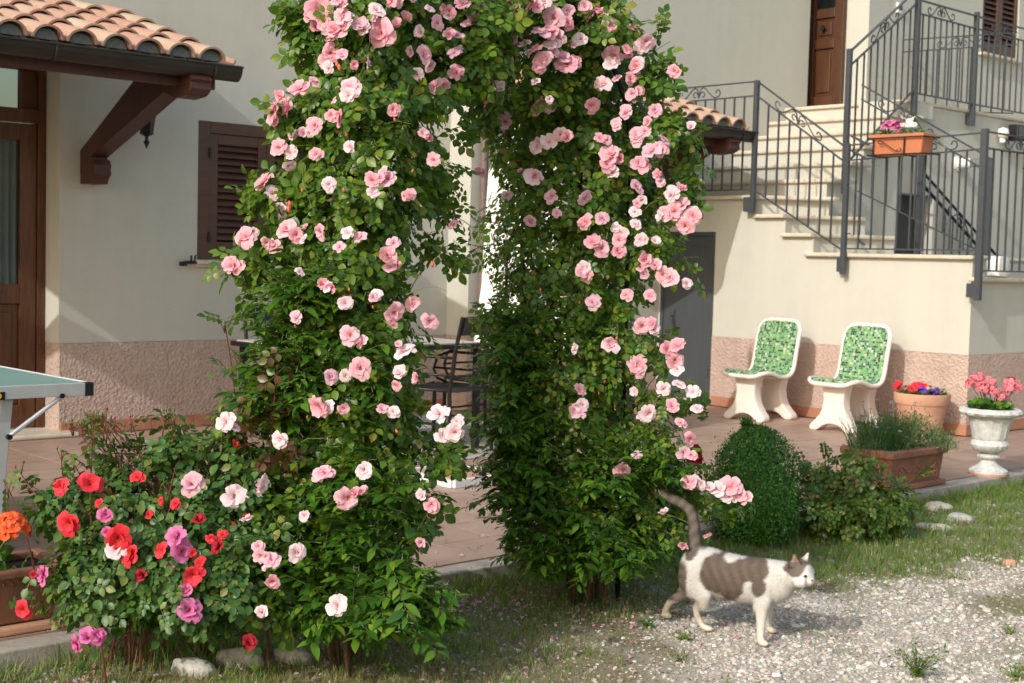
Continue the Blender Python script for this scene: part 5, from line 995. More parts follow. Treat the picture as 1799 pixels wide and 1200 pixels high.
def chair(cx, label):
    oy = 9.35; root = empty('mosaic_chair', (cx, oy, 0), 0, label, 'chair', 'mosaic chairs against the wall')
    pr = [(-.135, .375), (-.10, .402), (-.03, .408), (.05, .395), (.13, .372), (.21, .368), (.275, .385), (.315, .43), (.335, .50), (.355, .60), (.378, .70), (.40, .78), (.415, .835)]
    # dense arclength resample
    pts = []; 
    for i in range(len(pr)-1):
        for k in range(4):
            t = k/4; p0 = pr[max(0, i-1)]; p1 = pr[i]; p2 = pr[i+1]; p3 = pr[min(len(pr)-1, i+2)]
            pts.append(tuple(.5*((2*p1[c])+(-p0[c]+p2[c])*t+(2*p0[c]-5*p1[c]+4*p2[c]-p3[c])*t*t+(-p0[c]+3*p1[c]-3*p2[c]+p3[c])*t**3) for c in (0, 1)))
    pts.append(pr[-1]); al = [0]
    for a, b in zip(pts, pts[1:]): al.append(al[-1]+math.dist(a, b))
    Ln = al[-1]; Wd = .212
    def hw(s): 
        e = min(s, Ln-s); rc = .10; return Wd-(0 if e > rc else rc-math.sqrt(max(0, rc*rc-(rc-e)**2)))
    n = len(pts); nv = 12
    tn = [Vector((0, pts[min(i+1, n-1)][0]-pts[max(i-1, 0)][0], pts[min(i+1, n-1)][1]-pts[max(i-1, 0)][1])).normalized() for i in range(n)]; nm = [Vector((0, -t.z, t.y)) for t in tn]
    def surf_(off, shrink, name, mat, flip=False):
        V, F, UVs = [], [], []
        for i in range(n):
            w = max(.001, hw(min(max(al[i], shrink), Ln-shrink))-shrink); 
            for j in range(nv+1):
                u = -w+2*w*j/nv; q = Vector((u, pts[i][0], pts[i][1]))+nm[i]*off; V.append(tuple(q)); UVs.append((u+.3, al[i]))
        for i in range(n-1):
            for j in range(nv):
                a = i*(nv+1)+j; f = (a, a+1, a+nv+2, a+nv+1); F.append(f if not flip else f[::-1])
        me = bpy.data.meshes.new(name); me.from_pydata(V, [], F); ul = me.uv_layers.new(name='UVMap'); li = [v for p in me.polygons for v in p.vertices]
        for k, vi in enumerate(li): ul.data[k].uv = UVs[vi]
        me.materials.append(M[mat]); mesh_obj(name, me, root, True)
    surf_(.014, .009, 'mosaic_seat', 'mosaic'); surf_(-.022, .004, 'shell', 'chair_white', True)
    rim = []
    for i in range(n): rim.append(Vector((hw(al[i]), pts[i][0], pts[i][1])))
    loop = rim+[Vector((-p.x, p.y, p.z)) for p in rim[::-1]]; loop = loop+[loop[0], loop[1]]
    MB().tube([tuple(p) for p in loop], .0185, 10, cap=False).build('rim', 'chair_white', root, smooth=True)
    # two pedestal panels, flared at the foot and arched between the toes
    out = [(-.13, .40), (-.112, .36), (-.098, .30), (-.094, .24), (-.104, .18), (-.130, .125), (-.168, .08), (-.200, .052), (-.213, .028), (-.208, .008), (-.192, .0), (-.150, .0), (-.122, .012), (-.095, .036), (-.05, .056), (0, .062)]
    out = out+[(-x, z) for x, z in out[-2::-1]]
    for y0, y1 in ((-.055, .045), (.30, .40)):
        V = []; F = []; m = len(out); ly = (y0, y0+.02, y1-.02, y1); sh_ = (.965, 1, 1, .965)
        for yy, s_ in zip(ly, sh_):
            for x, z in out: V.append((x*s_, yy+(.5-.5)*0+ (-.02 if y0 < 0 else .015)*max(0, (.12-z)/.12), z if z < .3 else z-.02))
        for k in range(3):
            for i in range(m): F.append((k*m+i, k*m+(i+1) % m, (k+1)*m+(i+1) % m, (k+1)*m+i))
        F.append(tuple(range(m))[::-1]); F.append(tuple(range(3*m, 4*m)))
        MB().add(V, F).build('leg', 'chair_white', root, smooth=40, bevel=.008)
    return root
chair(-7.20, 'white and green mosaic chair nearer the steel door'); chair(-6.33, 'white and green mosaic chair nearer the flower pots')
# ================================================================== POTS
def tri_lathe(name, prof, mat, parent, n=40, mod=None, loc=(0, 0, 0)): return MB().lathe(prof, n, (0, 0, 0), mod, True).build(name, mat, parent, smooth=35, loc=loc)
def small_blooms(root, spots, mat, r=.02, rings=((5, 1.0, 70), (4, .6, 40)), name='flower', ruff=.12):
    me = bloom_mesh(name, mat, r, rings, seed=int(r*1000)+len(spots), center=False, ruff=ruff)
    for p in spots: inst(me, name, root, Vector(p), rot_to((random.uniform(-.5, .8), random.uniform(-1, .2), random.uniform(.3, 1)), random.uniform(0, 6)), random.uniform(.8, 1.15))
pot = empty('flower_pot', (-5.80, 9.72, 0), 0, 'large round pale terracotta pot against the stair wall', 'flower pot')
tri_lathe('pot_body', [(.135, .001), (.145, .01), (.195, .245), (.197, .25), (.205, .252), (.212, .275), (.216, .325), (.214, .335), (.20, .336), (.195, .29)], 'terracotta', pot)
tri_lathe('soil', [(.01, .30), (.19, .30), (.19, .302), (.01, .305)], 'soil', pot)
pf = empty('bedding_flowers', (-5.80, 9.72, .305), 0, 'red and violet petunias in the large round terracotta pot', 'flowers')
n = 420; a = rng.uniform(0, 6.28, n); r = .19*np.sqrt(rng.random(n)); P = np.stack([-5.80+r*np.cos(a), 9.72+r*np.sin(a), .31+rng.random(n)*.06], 1); plant_leaves(pf, [leaflet(.03, .018)], P, np.array([0, 0, 1.])+rnd(n, .5), rnd(n), rng.uniform(.7, 1.2, n), 'rose_leaf', 0)
small_blooms(pf, [(-.165, -.10, .07), (-.15, -.12, .085), (-.17, -.08, .09), (.0, -.10, .09), (.02, -.12, .07), (.03, -.09, .10), (.05, -.06, .09), (-.02, -.11, .06)], 'red', .036); small_blooms(pf, [(.05, -.13, .05), (.07, -.11, .06), (.13, -.10, .05), (.15, -.08, .04), (.16, -.06, .06), (.17, -.08, .02)], 'violet', .034); small_blooms(pf, [(-.08, -.10, .07), (-.06, -.08, .06), (.09, -.05, .08)], 'darkred', .026)
# white urn
UX, UY = -4.44, 8.27
urn = empty('urn', (UX, UY, 0), 0, 'weathered white fluted stone urn on the kerb at the right edge', 'urn')
prof = [(.115, .0), (.12, .004), (.12, .028), (.112, .034), (.088, .045), (.055, .07), (.045, .09), (.043, .102), (.066, .108), (.070, .118), (.066, .130), (.048, .136), (.052, .142), (.085, .150), (.108, .172), (.116, .192), (.108, .216), (.100, .224), (.104, .228), (.106, .24), (.112, .28), (.124, .33), (.136, .365), (.150, .372), (.182, .385), (.192, .400), (.186, .418), (.165, .428), (.150, .424), (.145, .40)]
def umod(i, t):
    z = prof[i][1]
    if .148 < z < .222: return 1+.035*abs(math.cos(t*9))-.012
    if .23 < z < .36: return 1+.022*(1 if math.cos(t*12) > .1 else -.4)
    if .106 < z < .132: return 1+.04*abs(math.cos(t*10))
    if .380 < z < .43: return 1+.055*abs(math.cos(t*7+z*9))-.02
    if .03 < z < .08: return 1+.03*math.cos(t*10)
    return 1
tri_lathe('urn_body', prof, 'urn', urn, 144, umod); tri_lathe('soil', [(.01, .395), (.144, .395), (.144, .398), (.01, .40)], 'soil', urn)
tri_lathe('foot', [(.122, -.003), (.124, .012), (.121, .014)], 'terracotta', urn)
def pelargonium(loc, label, heads, mat, leafz, rl, nl=90, r=.018, hr=.045, nfl=16):
    root = empty('geranium', loc, 0, label, 'geranium'); L = np.array(loc); m = MB()
    a = rng.uniform(0, 6.28, nl); q = rl*np.sqrt(rng.random(nl)); P = np.stack([L[0]+q*np.cos(a), L[1]+q*np.sin(a), L[2]+.015+rng.random(nl)*leafz], 1)
    lt = []
    for s in (1.0, .8):
        k = 9; V = [(0, 0, 0)]+[(s*.026*math.sin(t)*(1+.1*math.cos(t*5)), s*(.012+.026*-math.cos(t)*(1+.1*math.cos(t*5))), .006*math.cos(t*3)+.004) for t in np.linspace(.5, 2*math.pi-.5, k)]; T = [(0, i, i+1) for i in range(1, k)]; lt.append((np.array(V), np.array(T)))
    plant_leaves(root, lt, P, np.array([0, -.2, 1.])+rnd(nl, .45), rnd(nl), rng.uniform(.8, 1.4, nl), 'jasmine_leaf', min(60, nl))
    me = bloom_mesh('floret', mat, r, ((5, 1.0, 66), (4, .65, 35)), seed=3, center=False, ruff=.18)
    for (dx, dy, dz, s) in heads:
        c = Vector((dx, dy, dz)); stem_to(m, (dx*.3, dy*.3, 0), c-Vector((0, 0, .01)), .0032, .01, 4, .0026)
        hd = bpy.data.objects.new('flower_head', None); COL.objects.link(hd); hd.parent = root; hd.location = c
        for k in range(nfl):
            v = Vector(rng.normal(size=3).tolist()).normalized(); v.z = abs(v.z)*.9-.25; v.normalize(); inst(me, 'floret', hd, v*hr*s*.72, rot_to(v, rng.uniform(0, 6)), float(s*rng.uniform(.85, 1.15)))
    m.build('stalk', 'stem', root); return root
pelargonium((UX, UY, .40), 'geranium with coral pink flower heads in the white urn', [(-.085, -.05, .20, 1.0), (-.06, -.02, .165, .95), (-.03, -.05, .15, .9), (.05, .02, .115, .8), (.08, .0, .10, .75), (.01, -.03, .12, .8), (.10, .06, .185, 1.0), (-.09, .0, .22, .7), (.13, .08, .17, .8), (-.12, -.03, .17, .9), (-.02, .02, .19, .85), (.04, -.05, .14, .8), (.13, .02, .15, .85)], 'coral', .05, .12, 150, hr=.052, nfl=20)
# rectangular terracotta planter with relief
pl = empty('planter', (-4.56, 7.37, 0), 0, 'brown rectangular terracotta planter with relief panel on the patio corner', 'planter')
x0, x1, y0, y1, h = -.155, .145, -.275, .265, .195
MB().add([(x0, y0, .03), (x1, y0, .03), (x1, y1, .03), (x0, y1, .03), (x0-.015, y0-.015, h), (x1+.015, y0-.015, h), (x1+.015, y1+.015, h), (x0-.015, y1+.015, h)], [(3, 2, 1, 0), (4, 5, 6, 7), (0, 1, 5, 4), (1, 2, 6, 5), (2, 3, 7, 6), (3, 0, 4, 7)]).build('planter_body', 'terracotta_box', pl, bevel=.006)
rm = MB(); e = .035
for bxs in ((x0-e, x1+e, y0-e, y0+.02), (x0-e, x1+e, y1-.02, y1+e), (x0-e, x0+.02, y0+.02, y1-.02), (x1-.02, x1+e, y0+.02, y1-.02)): rm.box(*bxs, h-.005, h+.04)
rm.build('planter_rim', 'terracotta_box', pl, bevel=.010, segs=3); MB().box(x0+.02, x1-.02, y0+.02, y1-.02, h-.02, h+.02).build('soil', 'soil', pl)
MB().box(x0-.03, x1+.03, y0-.03, y1+.03, .001, .032).build('saucer', 'terracotta_box', pl, bevel=.006)
rl = MB(); X = x1+.008
for (ya, yb, za, zb) in ((y0+.05, y1-.05, .160, .168), (y0+.05, y1-.05, .055, .063), (y0+.05, y0+.058, .063, .160), (y1-.058, y1-.05, .063, .160)): rl.box(X-.012, X+.006, ya, yb, za, zb)
for k in range(26):
    t = k/25; yy = y0+.08+(y1-y0-.16)*t; zz = .135+.012*math.sin(t*19)-.02*abs(math.sin(t*math.pi*2)); rl.lathe([(.001, -.006), (.009, -.004), (.008, .004), (.001, .007)], 7, (X+.002, yy, zz))
for sg in (y0+.085, y1-.085):
    for k in range(7): rl.lathe([(.001, -.007), (.010, -.003), (.008, .005), (.001, .008)], 7, (X+.001, sg+.008*math.sin(k*2), .125-k*.010))
rl.build('relief', 'terracotta_box', pl, smooth=40)
hp = empty('herbs', (-4.56, 7.37, .215), 0, 'flowering chives and grey green herbs in the brown rectangular planter', 'herbs'); Lh = np.array(hp.location)
n = 900; P = np.stack([-4.60+rng.normal(size=n)*.06, 7.25+rng.normal(size=n)*.10, np.full(n, .205)], 1); hh = rng.uniform(.12, .29, n); a = rng.uniform(0, 6.28, n); c, s = np.cos(a), np.sin(a); z = np.zeros(n)
R = np.stack([np.stack([c, s, z], 1), np.stack([-s, c, z], 1), np.stack([rng.normal(size=n)*.28, rng.normal(size=n)*.28, z+1], 1)], -1); V, T = scatter([(V_*np.array([.22, .5, 1]), T_) for V_, T_ in bt], P-Lh, R, hh); tag(mesh_obj('chive_blades', np_mesh('chive_blades', V, T, 'chive'), hp), kind='stuff')
n = 6500; cc = np.array([(-4.55, 7.50, .30), (-4.46, 7.60, .28), (-4.62, 7.42, .30), (-4.48, 7.35, .27), (-4.60, 7.12, .26), (-4.55, 7.55, .35), (-4.40, 7.63, .24)]); i = rng.integers(0, 7, n); P = cc[i]+rng.normal(size=(n, 3))*np.array([.045, .055, .04]); P[:, 2] = np.abs(P[:, 2]-.21)+.21
V, T = scatter([leaflet(.016, .005, .2, .1, (0, .5, 1), (0, 1, 0))], P-Lh, basis(rnd(n), np.array([0, 0, 1.])+rnd(n, .6)), rng.uniform(.8, 1.6, n)); tag(mesh_obj('herb_leaves', np_mesh('herb_leaves', V, T, 'herb_leaf'), hp), kind='stuff')
me = bloom_mesh('chive_head', 'lilac', .012, ((7, 1, 75), (7, .9, 45), (5, .7, 15)), seed=4, center=False); m = MB()
for k in range(34):
    p = Vector((random.gauss(-.04, .08), random.gauss(-.08, .12), random.uniform(.12, .30))); inst(me, 'chive_head', hp, p, rot_to((random.uniform(-.3, .3), random.uniform(-.3, .3), 1))); m.tube([(p.x*.6, p.y*.7, -.01), tuple(p)], .0013, 4)
for k in range(3): m.tube([(.02+.05*k, .1+.03*k, 0), (.03+.05*k, .11+.03*k, .11)], .009, 6, .004)
m.build('stalks', 'chive', hp)
# terracotta trough bottom left with orange geranium
tr_ = empty('trough', (-4.60, 1.74, 0), 0, 'dark terracotta trough with beaded rim cut by the left edge', 'planter')
MB().add([(-.10, -.33, .035), (.10, -.33, .035), (.10, .30, .035), (-.10, .30, .035), (-.13, -.38, .20), (.13, -.38, .20), (.13, .35, .20), (-.13, .35, .20)], [(3, 2, 1, 0), (0, 1, 5, 4), (1, 2, 6, 5), (2, 3, 7, 6), (3, 0, 4, 7)]).build('trough_body', 'terracotta_dark', tr_, bevel=.006)
rm = MB()
for b_ in ((-.15, .15, -.40, -.36), (-.15, .15, .33, .37), (-.15, -.11, -.36, .33), (.11, .15, -.36, .33)): rm.box(*b_, .195, .225)
rm.build('rim', 'terracotta_dark', tr_, bevel=.008); MB().box(-.12, .12, -.36, .33, .17, .195).build('soil', 'soil', tr_); MB().box(-.13, .13, -.38, .35, .001, .03).build('saucer', 'terracotta', tr_, bevel=.008)
bd = MB()
for k in range(24): bd.lathe([(.001, -.006), (.007, 0), (.001, .006)], 6, (.133, -.36+k*.03, .178))
tag(bd.build('beading', 'terracotta_dark', tr_), kind='stuff')
hd = Vector(at(22, 930, 4.32)); base = Vector((-4.58, 1.80, .195)); pelargonium(tuple(base), 'geranium with a ball of orange red flowers in the trough at the left edge', [(hd.x-base.x, hd.y-base.y, hd.z-base.z, 1.15)], 'orange', .13, .13, 90, .017, .05, 40)
# hanging planter boxes
def hanging(loc, rz, label, flab, red=False):
    r = empty('planter_box', loc, rz, label, 'planter', 'planter boxes hung on the stair railing'); w0, w1 = .21, .235
    MB().add([(-w0, -.07, 0), (w0, -.07, 0), (w0, .07, 0), (-w0, .07, 0), (-w1, -.085, .155), (w1, -.085, .155), (w1, .085, .155), (-w1, .085, .155)], [(3, 2, 1, 0), (4, 5, 6, 7), (0, 1, 5, 4), (1, 2, 6, 5), (2, 3, 7, 6), (3, 0, 4, 7)]).build('box_body', 'plastic_planter', r, bevel=.006)
    rm = MB()
    for b_ in ((-.245, .245, -.097, -.08), (-.245, .245, .08, .097), (-.245, -.23, -.08, .08), (.23, .245, -.08, .08)): rm.box(*b_, .14, .165)
    rm.build('rim', 'plastic_planter', r, bevel=.003); MB().box(-.22, .22, -.075, .075, .13, .158).build('soil', 'soil', r)
    c = MB(); 
    for z in (.003, .135): c.tube([(-.27, .10, z), (-.255, -.105, z), (.255, -.105, z), (.27, .10, z)], .006, 5)
    for x in (-.20, .08): c.tube([(x, -.103, .13), (x-.01, -.090, .0), (x-.01, .09, -.005)], .007, 5)
    c.tube([(-.13+u*.9, -.112, .105+v*.6) for u, v in spiral(.0, .0, .006, .03, 0, 320)], .004, 4); c.tube([(-.12, -.112, .11), (.02, -.108, .02)], .004, 4); c.tube([(.03+u*.9, -.106, .035+v*.6) for u, v in spiral(.0, .0, .006, .03, 90, 420)], .004, 4)
    c.build('hanger', 'black_iron', r)
    f = empty('petunias', Vector(loc)+Vector((0, 0, .155)), rz, flab, 'flowers', 'petunias in the hanging boxes'); n = 260; P = np.stack([rng.uniform(-.2, .2, n), rng.normal(size=n)*.04, rng.random(n)*.06], 1)
    V, T = scatter([leaflet(.03, .017)], P, basis(np.array([0, 0, 1.])+rnd(n, .6), rnd(n)), rng.uniform(.6, 1.1, n)); tag(mesh_obj('foliage', np_mesh('foliage', V, T, 'herb_leaf'), f), kind='stuff')
    small_blooms(f, [(random.uniform(-.18, -.0), random.uniform(-.07, .03), random.uniform(.05, .11)) for k in range(14)], 'magenta', .034); small_blooms(f, [(random.uniform(.0, .12), random.uniform(-.05, .03), random.uniform(.07, .13)) for k in range(9)], 'white_petal', .03)
hanging((-6.14, 9.83, 2.20), 0, 'orange planter box hung on the landing railing above the chairs', 'pink and white petunias in the planter box above the chairs')
hanging((-5.38, 10.80, 2.12), math.pi/2, 'orange planter box on the side railing, cut by the right edge', 'petunias in the planter box at the right edge')
# wall lamps
wl = empty('wall_lamp', (-7.402, 12.87, 2.375), 0, 'white wall lamp with a clear glass jar, on the shaded wall behind the railing', 'wall lamp')
MB().tube([(0, 0, 0), (.02, 0, 0), (.022, 0, 0)], .075, 20).build('backplate', 'white_paint', wl, smooth=40); MB().tube([(.02, 0, 0), (.07, 0, 0), (.14, .02, 0)], [.055, .052, .048], 16).build('socket', 'white_paint', wl, smooth=40)
MB().tube([(.141, .02, 0), (.20, .035, 0), (.28, .055, 0), (.29, .057, 0)], [.042, .045, .045, .035], 16).build('glass_jar', 'lampglass', wl, smooth=40)
wf = empty('floodlight', (-7.402, 13.66, 2.74), 0, 'white motion sensor with black floodlight head at the right edge of the wall', 'floodlight')
MB().lathe([(.005, -.06), (.045, -.045), (.062, 0), (.05, .045), (.005, .06)], 18, (.06, 0, 0)).build('sensor_dome', 'white_paint', wf, smooth=True); MB().tube([(.05, 0, -.04), (.06, .0, -.10)], .03, 10).build('sensor_base', 'white_paint', wf)
MB().tube([(.08, .02, -.02), (.12, .12, .0)], .018, 8).build('arm', 'plastic_black', wf); MB().box(.05, .16, .12, .30, -.07, .10).build('lamp_head', 'plastic_black', wf, bevel=.01); MB().box(.162, .166, .14, .28, -.05, .08).build('lamp_glass', 'lampglass', wf)
cl_ = empty('lantern', (XW, 4.72, 2.22), 0, 'black wrought iron lantern half hidden behind the canopy strut', 'lantern')
MB().tube([(0, .0, .16), (.10, .0, .20), (.20, 0, .14), (.20, 0, .06)], .008, 6).build('arm', 'black_iron', cl_, smooth=True)
MB().lathe([(.085, .06), (.06, .0), (.045, -.11), (.05, -.12), (.012, -.14), (.010, -.16), (.022, -.18), (.012, -.20), (.002, -.225)], 6, (.20, 0, 0)).build('lantern_body', 'black_iron', cl_)
bc = empty('white_container', (-5.69, 10.60, 1.25), 0, 'small white plastic container on the stone coping beside the railing post', 'container')
MB().lathe([(.05, 0), (.085, .01), (.095, .09), (.09, .15), (.07, .17), (.03, .175)], 18).build('tub', 'white_paint', bc, smooth=40)
# ================================================================== PATIO FURNITURE
# table tennis table corner
tt = empty('table_tennis_table', (-5.23, 2.54, 0), 0, 'green outdoor table tennis table with aluminium frame at the left edge', 'table')
MB().box(-1.525, -.018, -2.70, -.018, .738, .757).build('tabletop', 'table_green', tt, bevel=.002)
MB().box(-1.525, -.0, -.016, .0, .708, .759).box(-.016, .0, -2.70, -.017, .708, .759).build('edge_frame', 'alu', tt, bevel=.002)
MB().box(-1.5, -.03, -.0135, -.0025, .7592, .7598).build('edge_line', 'white_paint', tt)
MB().box(-.034, .003, -.034, .003, .706, .7605).build('corner_cap', 'plastic_black', tt, bevel=.003)
MB().box(.0005, .002, -.56, -.36, .708, .738).build('sticker', 'plastic_black', tt); MB().lathe([(.011, 0), (.011, .002)], 16).build('sun_mark', 'yellow', tt, loc=(.0035, -.385, .723)).rotation_euler = (0, math.pi/2, 0)
MB().lathe([(.016, 0), (.016, .0008)], 16).build('oval_mark', 'white_paint', tt, loc=(.0025, -.44, .723)).rotation_euler = (0, math.pi/2, 0)
MB().add([(-.065, -.365, .705), (-.025, -.365, .705), (-.025, -.315, .705), (-.065, -.315, .705), (-.075, -.425, .0), (-.035, -.425, .0), (-.035, -.375, .0), (-.075, -.375, .0)], [(0, 1, 2, 3), (7, 6, 5, 4), (0, 4, 5, 1), (1, 5, 6, 2), (2, 6, 7, 3), (3, 7, 4, 0)]).build('leg', 'alu', tt, bevel=.004)
MB().box(-1.45, -1.40, -.44, -.38, .0, .70).build('leg', 'alu', tt, bevel=.004); MB().box(-.10, -.06, -2.3, -2.24, 0, .7).build('leg', 'alu', tt, bevel=.004)
MB().tube([(-.012, -.13, .705), (-.022, -.335, .56)], .009, 8).build('brace', 'alu', tt); MB().tube([(-.02, -.13, .712), (.008, -.13, .712)], .010, 10).tube([(-.05, -.335, .56), (-.008, -.335, .56)], .011, 10).build('bolt', 'black_iron', tt)
# grey slab, black table, chairs, parasol and base
gm = MB().box(-8.7, -6.72, 5.35, 7.1, .002, .012).build('floor_mat', 'mat_grey', bevel=.003); tag(gm, 'pale grey floor mat under the black garden table', 'mat')
gt = empty('garden_table', (-7.42, 5.50, 0), 0, 'black metal garden table with a pale top seen through the arch', 'garden table')
MB().box(-.42, .42, -.75, .75, .692, .722).build('table_frame', 'black_iron', gt, bevel=.004); MB().box(-.39, .39, -.72, .72, .7225, .730).build('tabletop', 'mat_grey', gt)
for sx in (-.37, .37):
    for sy in (-.68, .68): MB().box(sx-.02, sx+.02, sy-.02, sy+.02, 0, .692).build('leg', 'black_iron', gt)
def gchair(x, y, rz, label):
    r = empty('garden_chair', (x, y, 0), rz, label, 'garden chair', 'black metal garden chairs round the table')
    for sx in (-.24, .24):
        MB().tube([(sx, -.22, 0), (sx, -.22, .43)], .014, 8).tube([(sx, -.22, 0), (sx, -.22, .012)], .019, 8).build('leg', 'black_iron', r); MB().tube([(sx, .26, .0), (sx, .24, .42), (sx, .28, .70), (sx, .33, .92)], .014, 8).tube([(sx, .26, 0), (sx, .26, .012)], .019, 8).build('leg', 'black_iron', r)
        MB().tube([(sx, .25, .44), (sx, -.10, .44), (sx, -.20, .47), (sx, -.23, .53), (sx, -.20, .62), (sx, -.10, .655), (sx, .26, .655)], .010, 6).tube([(sx, -.22, .54), (sx, .27, .54)], .008, 6).build('armrest', 'black_iron', r, smooth=True)
        MB().tube([(sx, -.22, .22), (sx, .25, .22)], .008, 6).build('stretcher', 'black_iron', r)
    for k in range(12):
        yy = -.22+k*.04; MB().tube([(-.24, yy, .44), (-.12, yy, .43), (.12, yy, .43), (.24, yy, .44)], .008, 5).build('seat_slat', 'black_iron', r)
    MB().add([(-.23, .312, .80), (.23, .312, .80), (.23, .337, .92), (-.23, .337, .92), (-.23, .328, .80), (.23, .328, .80), (.23, .350, .92), (-.23, .350, .92)], [(0, 1, 2, 3), (7, 6, 5, 4), (0, 4, 5, 1), (1, 5, 6, 2), (2, 6, 7, 3), (3, 7, 4, 0)]).build('back_panel', 'black_iron', r); MB().tube([(-.24, .29, .74), (.24, .29, .74)], .008, 6).build('back_rail', 'black_iron', r)
gchair(-7.09, 5.90, math.radians(-75), 'black metal garden chair with armrests seen through the opening of the arch')
gchair(-8.32, 5.55, math.radians(80), 'black garden chair behind the left climber, only its back showing')
gchair(-7.40, 6.62, math.radians(10), 'black garden chair at the far end of the table')
ps = empty('parasol', (-7.09, 6.68, 0), 0, 'closed white parasol behind the right leg of the arch', 'parasol')
MB().tube([(0, 0, 0), (0, 0, 2.55)], .024, 12).build('pole', 'white_paint', ps)
m = MB(); prof = [(.015, 2.40), (.06, 2.34), (.17, 2.15), (.235, 1.90), (.26, 1.5), (.28, 1.1), (.30, .80), (.30, .66)]
m.lathe([(r*1.0, z) for r, z in prof], 96, (0, 0, 0), lambda i, t: 1+.24*math.cos(t*8+.3*math.sin(i*.9))*min(1, i/3)+.06*math.cos(t*17+i), False); m.build('canopy', 'fabric', ps, smooth=True)
m = MB(); m.tube([(0, 0, 2.55), (0, 0, 2.62)], .02, 10, .008); m.build('finial', 'white_paint', ps)
pb = empty('umbrella_stand', (-6.21, 5.27, 0), 0, 'white steel parasol base frame with pavers lying on the patio', 'parasol base')
c0, c1, c2, c3 = onz(799, 826), onz(895, 844), onz(796, 858), onz(712, 838)
def flatbar(a, b, h=.045, w=.035):
    a = Vector(a)-pb.location; b = Vector(b)-pb.location; u = (b-a).normalized(); nr = Vector((-u.y, u.x, 0))*w/2
    return MB().add([tuple(p+s*nr+Vector((0, 0, z))) for p in (a, b) for s, z in ((-1, .002), (1, .002), (1, h), (-1, h))], [(0, 1, 2, 3), (7, 6, 5, 4), (0, 4, 5, 1), (1, 5, 6, 2), (2, 6, 7, 3), (3, 7, 4, 0)])
for a, b in ((c0, c1), (c1, c2), (c2, c3), (c3, c0)): flatbar(a, b).build('frame_bar', 'white_paint', pb)
q = [(np.array(c)-np.array(pb.location))*.94 for c in (c0, c1, c2, c3)]; MB().prism([(a[0], a[1]) for a in q], .003, .036).build('paver', 'terracotta', pb)
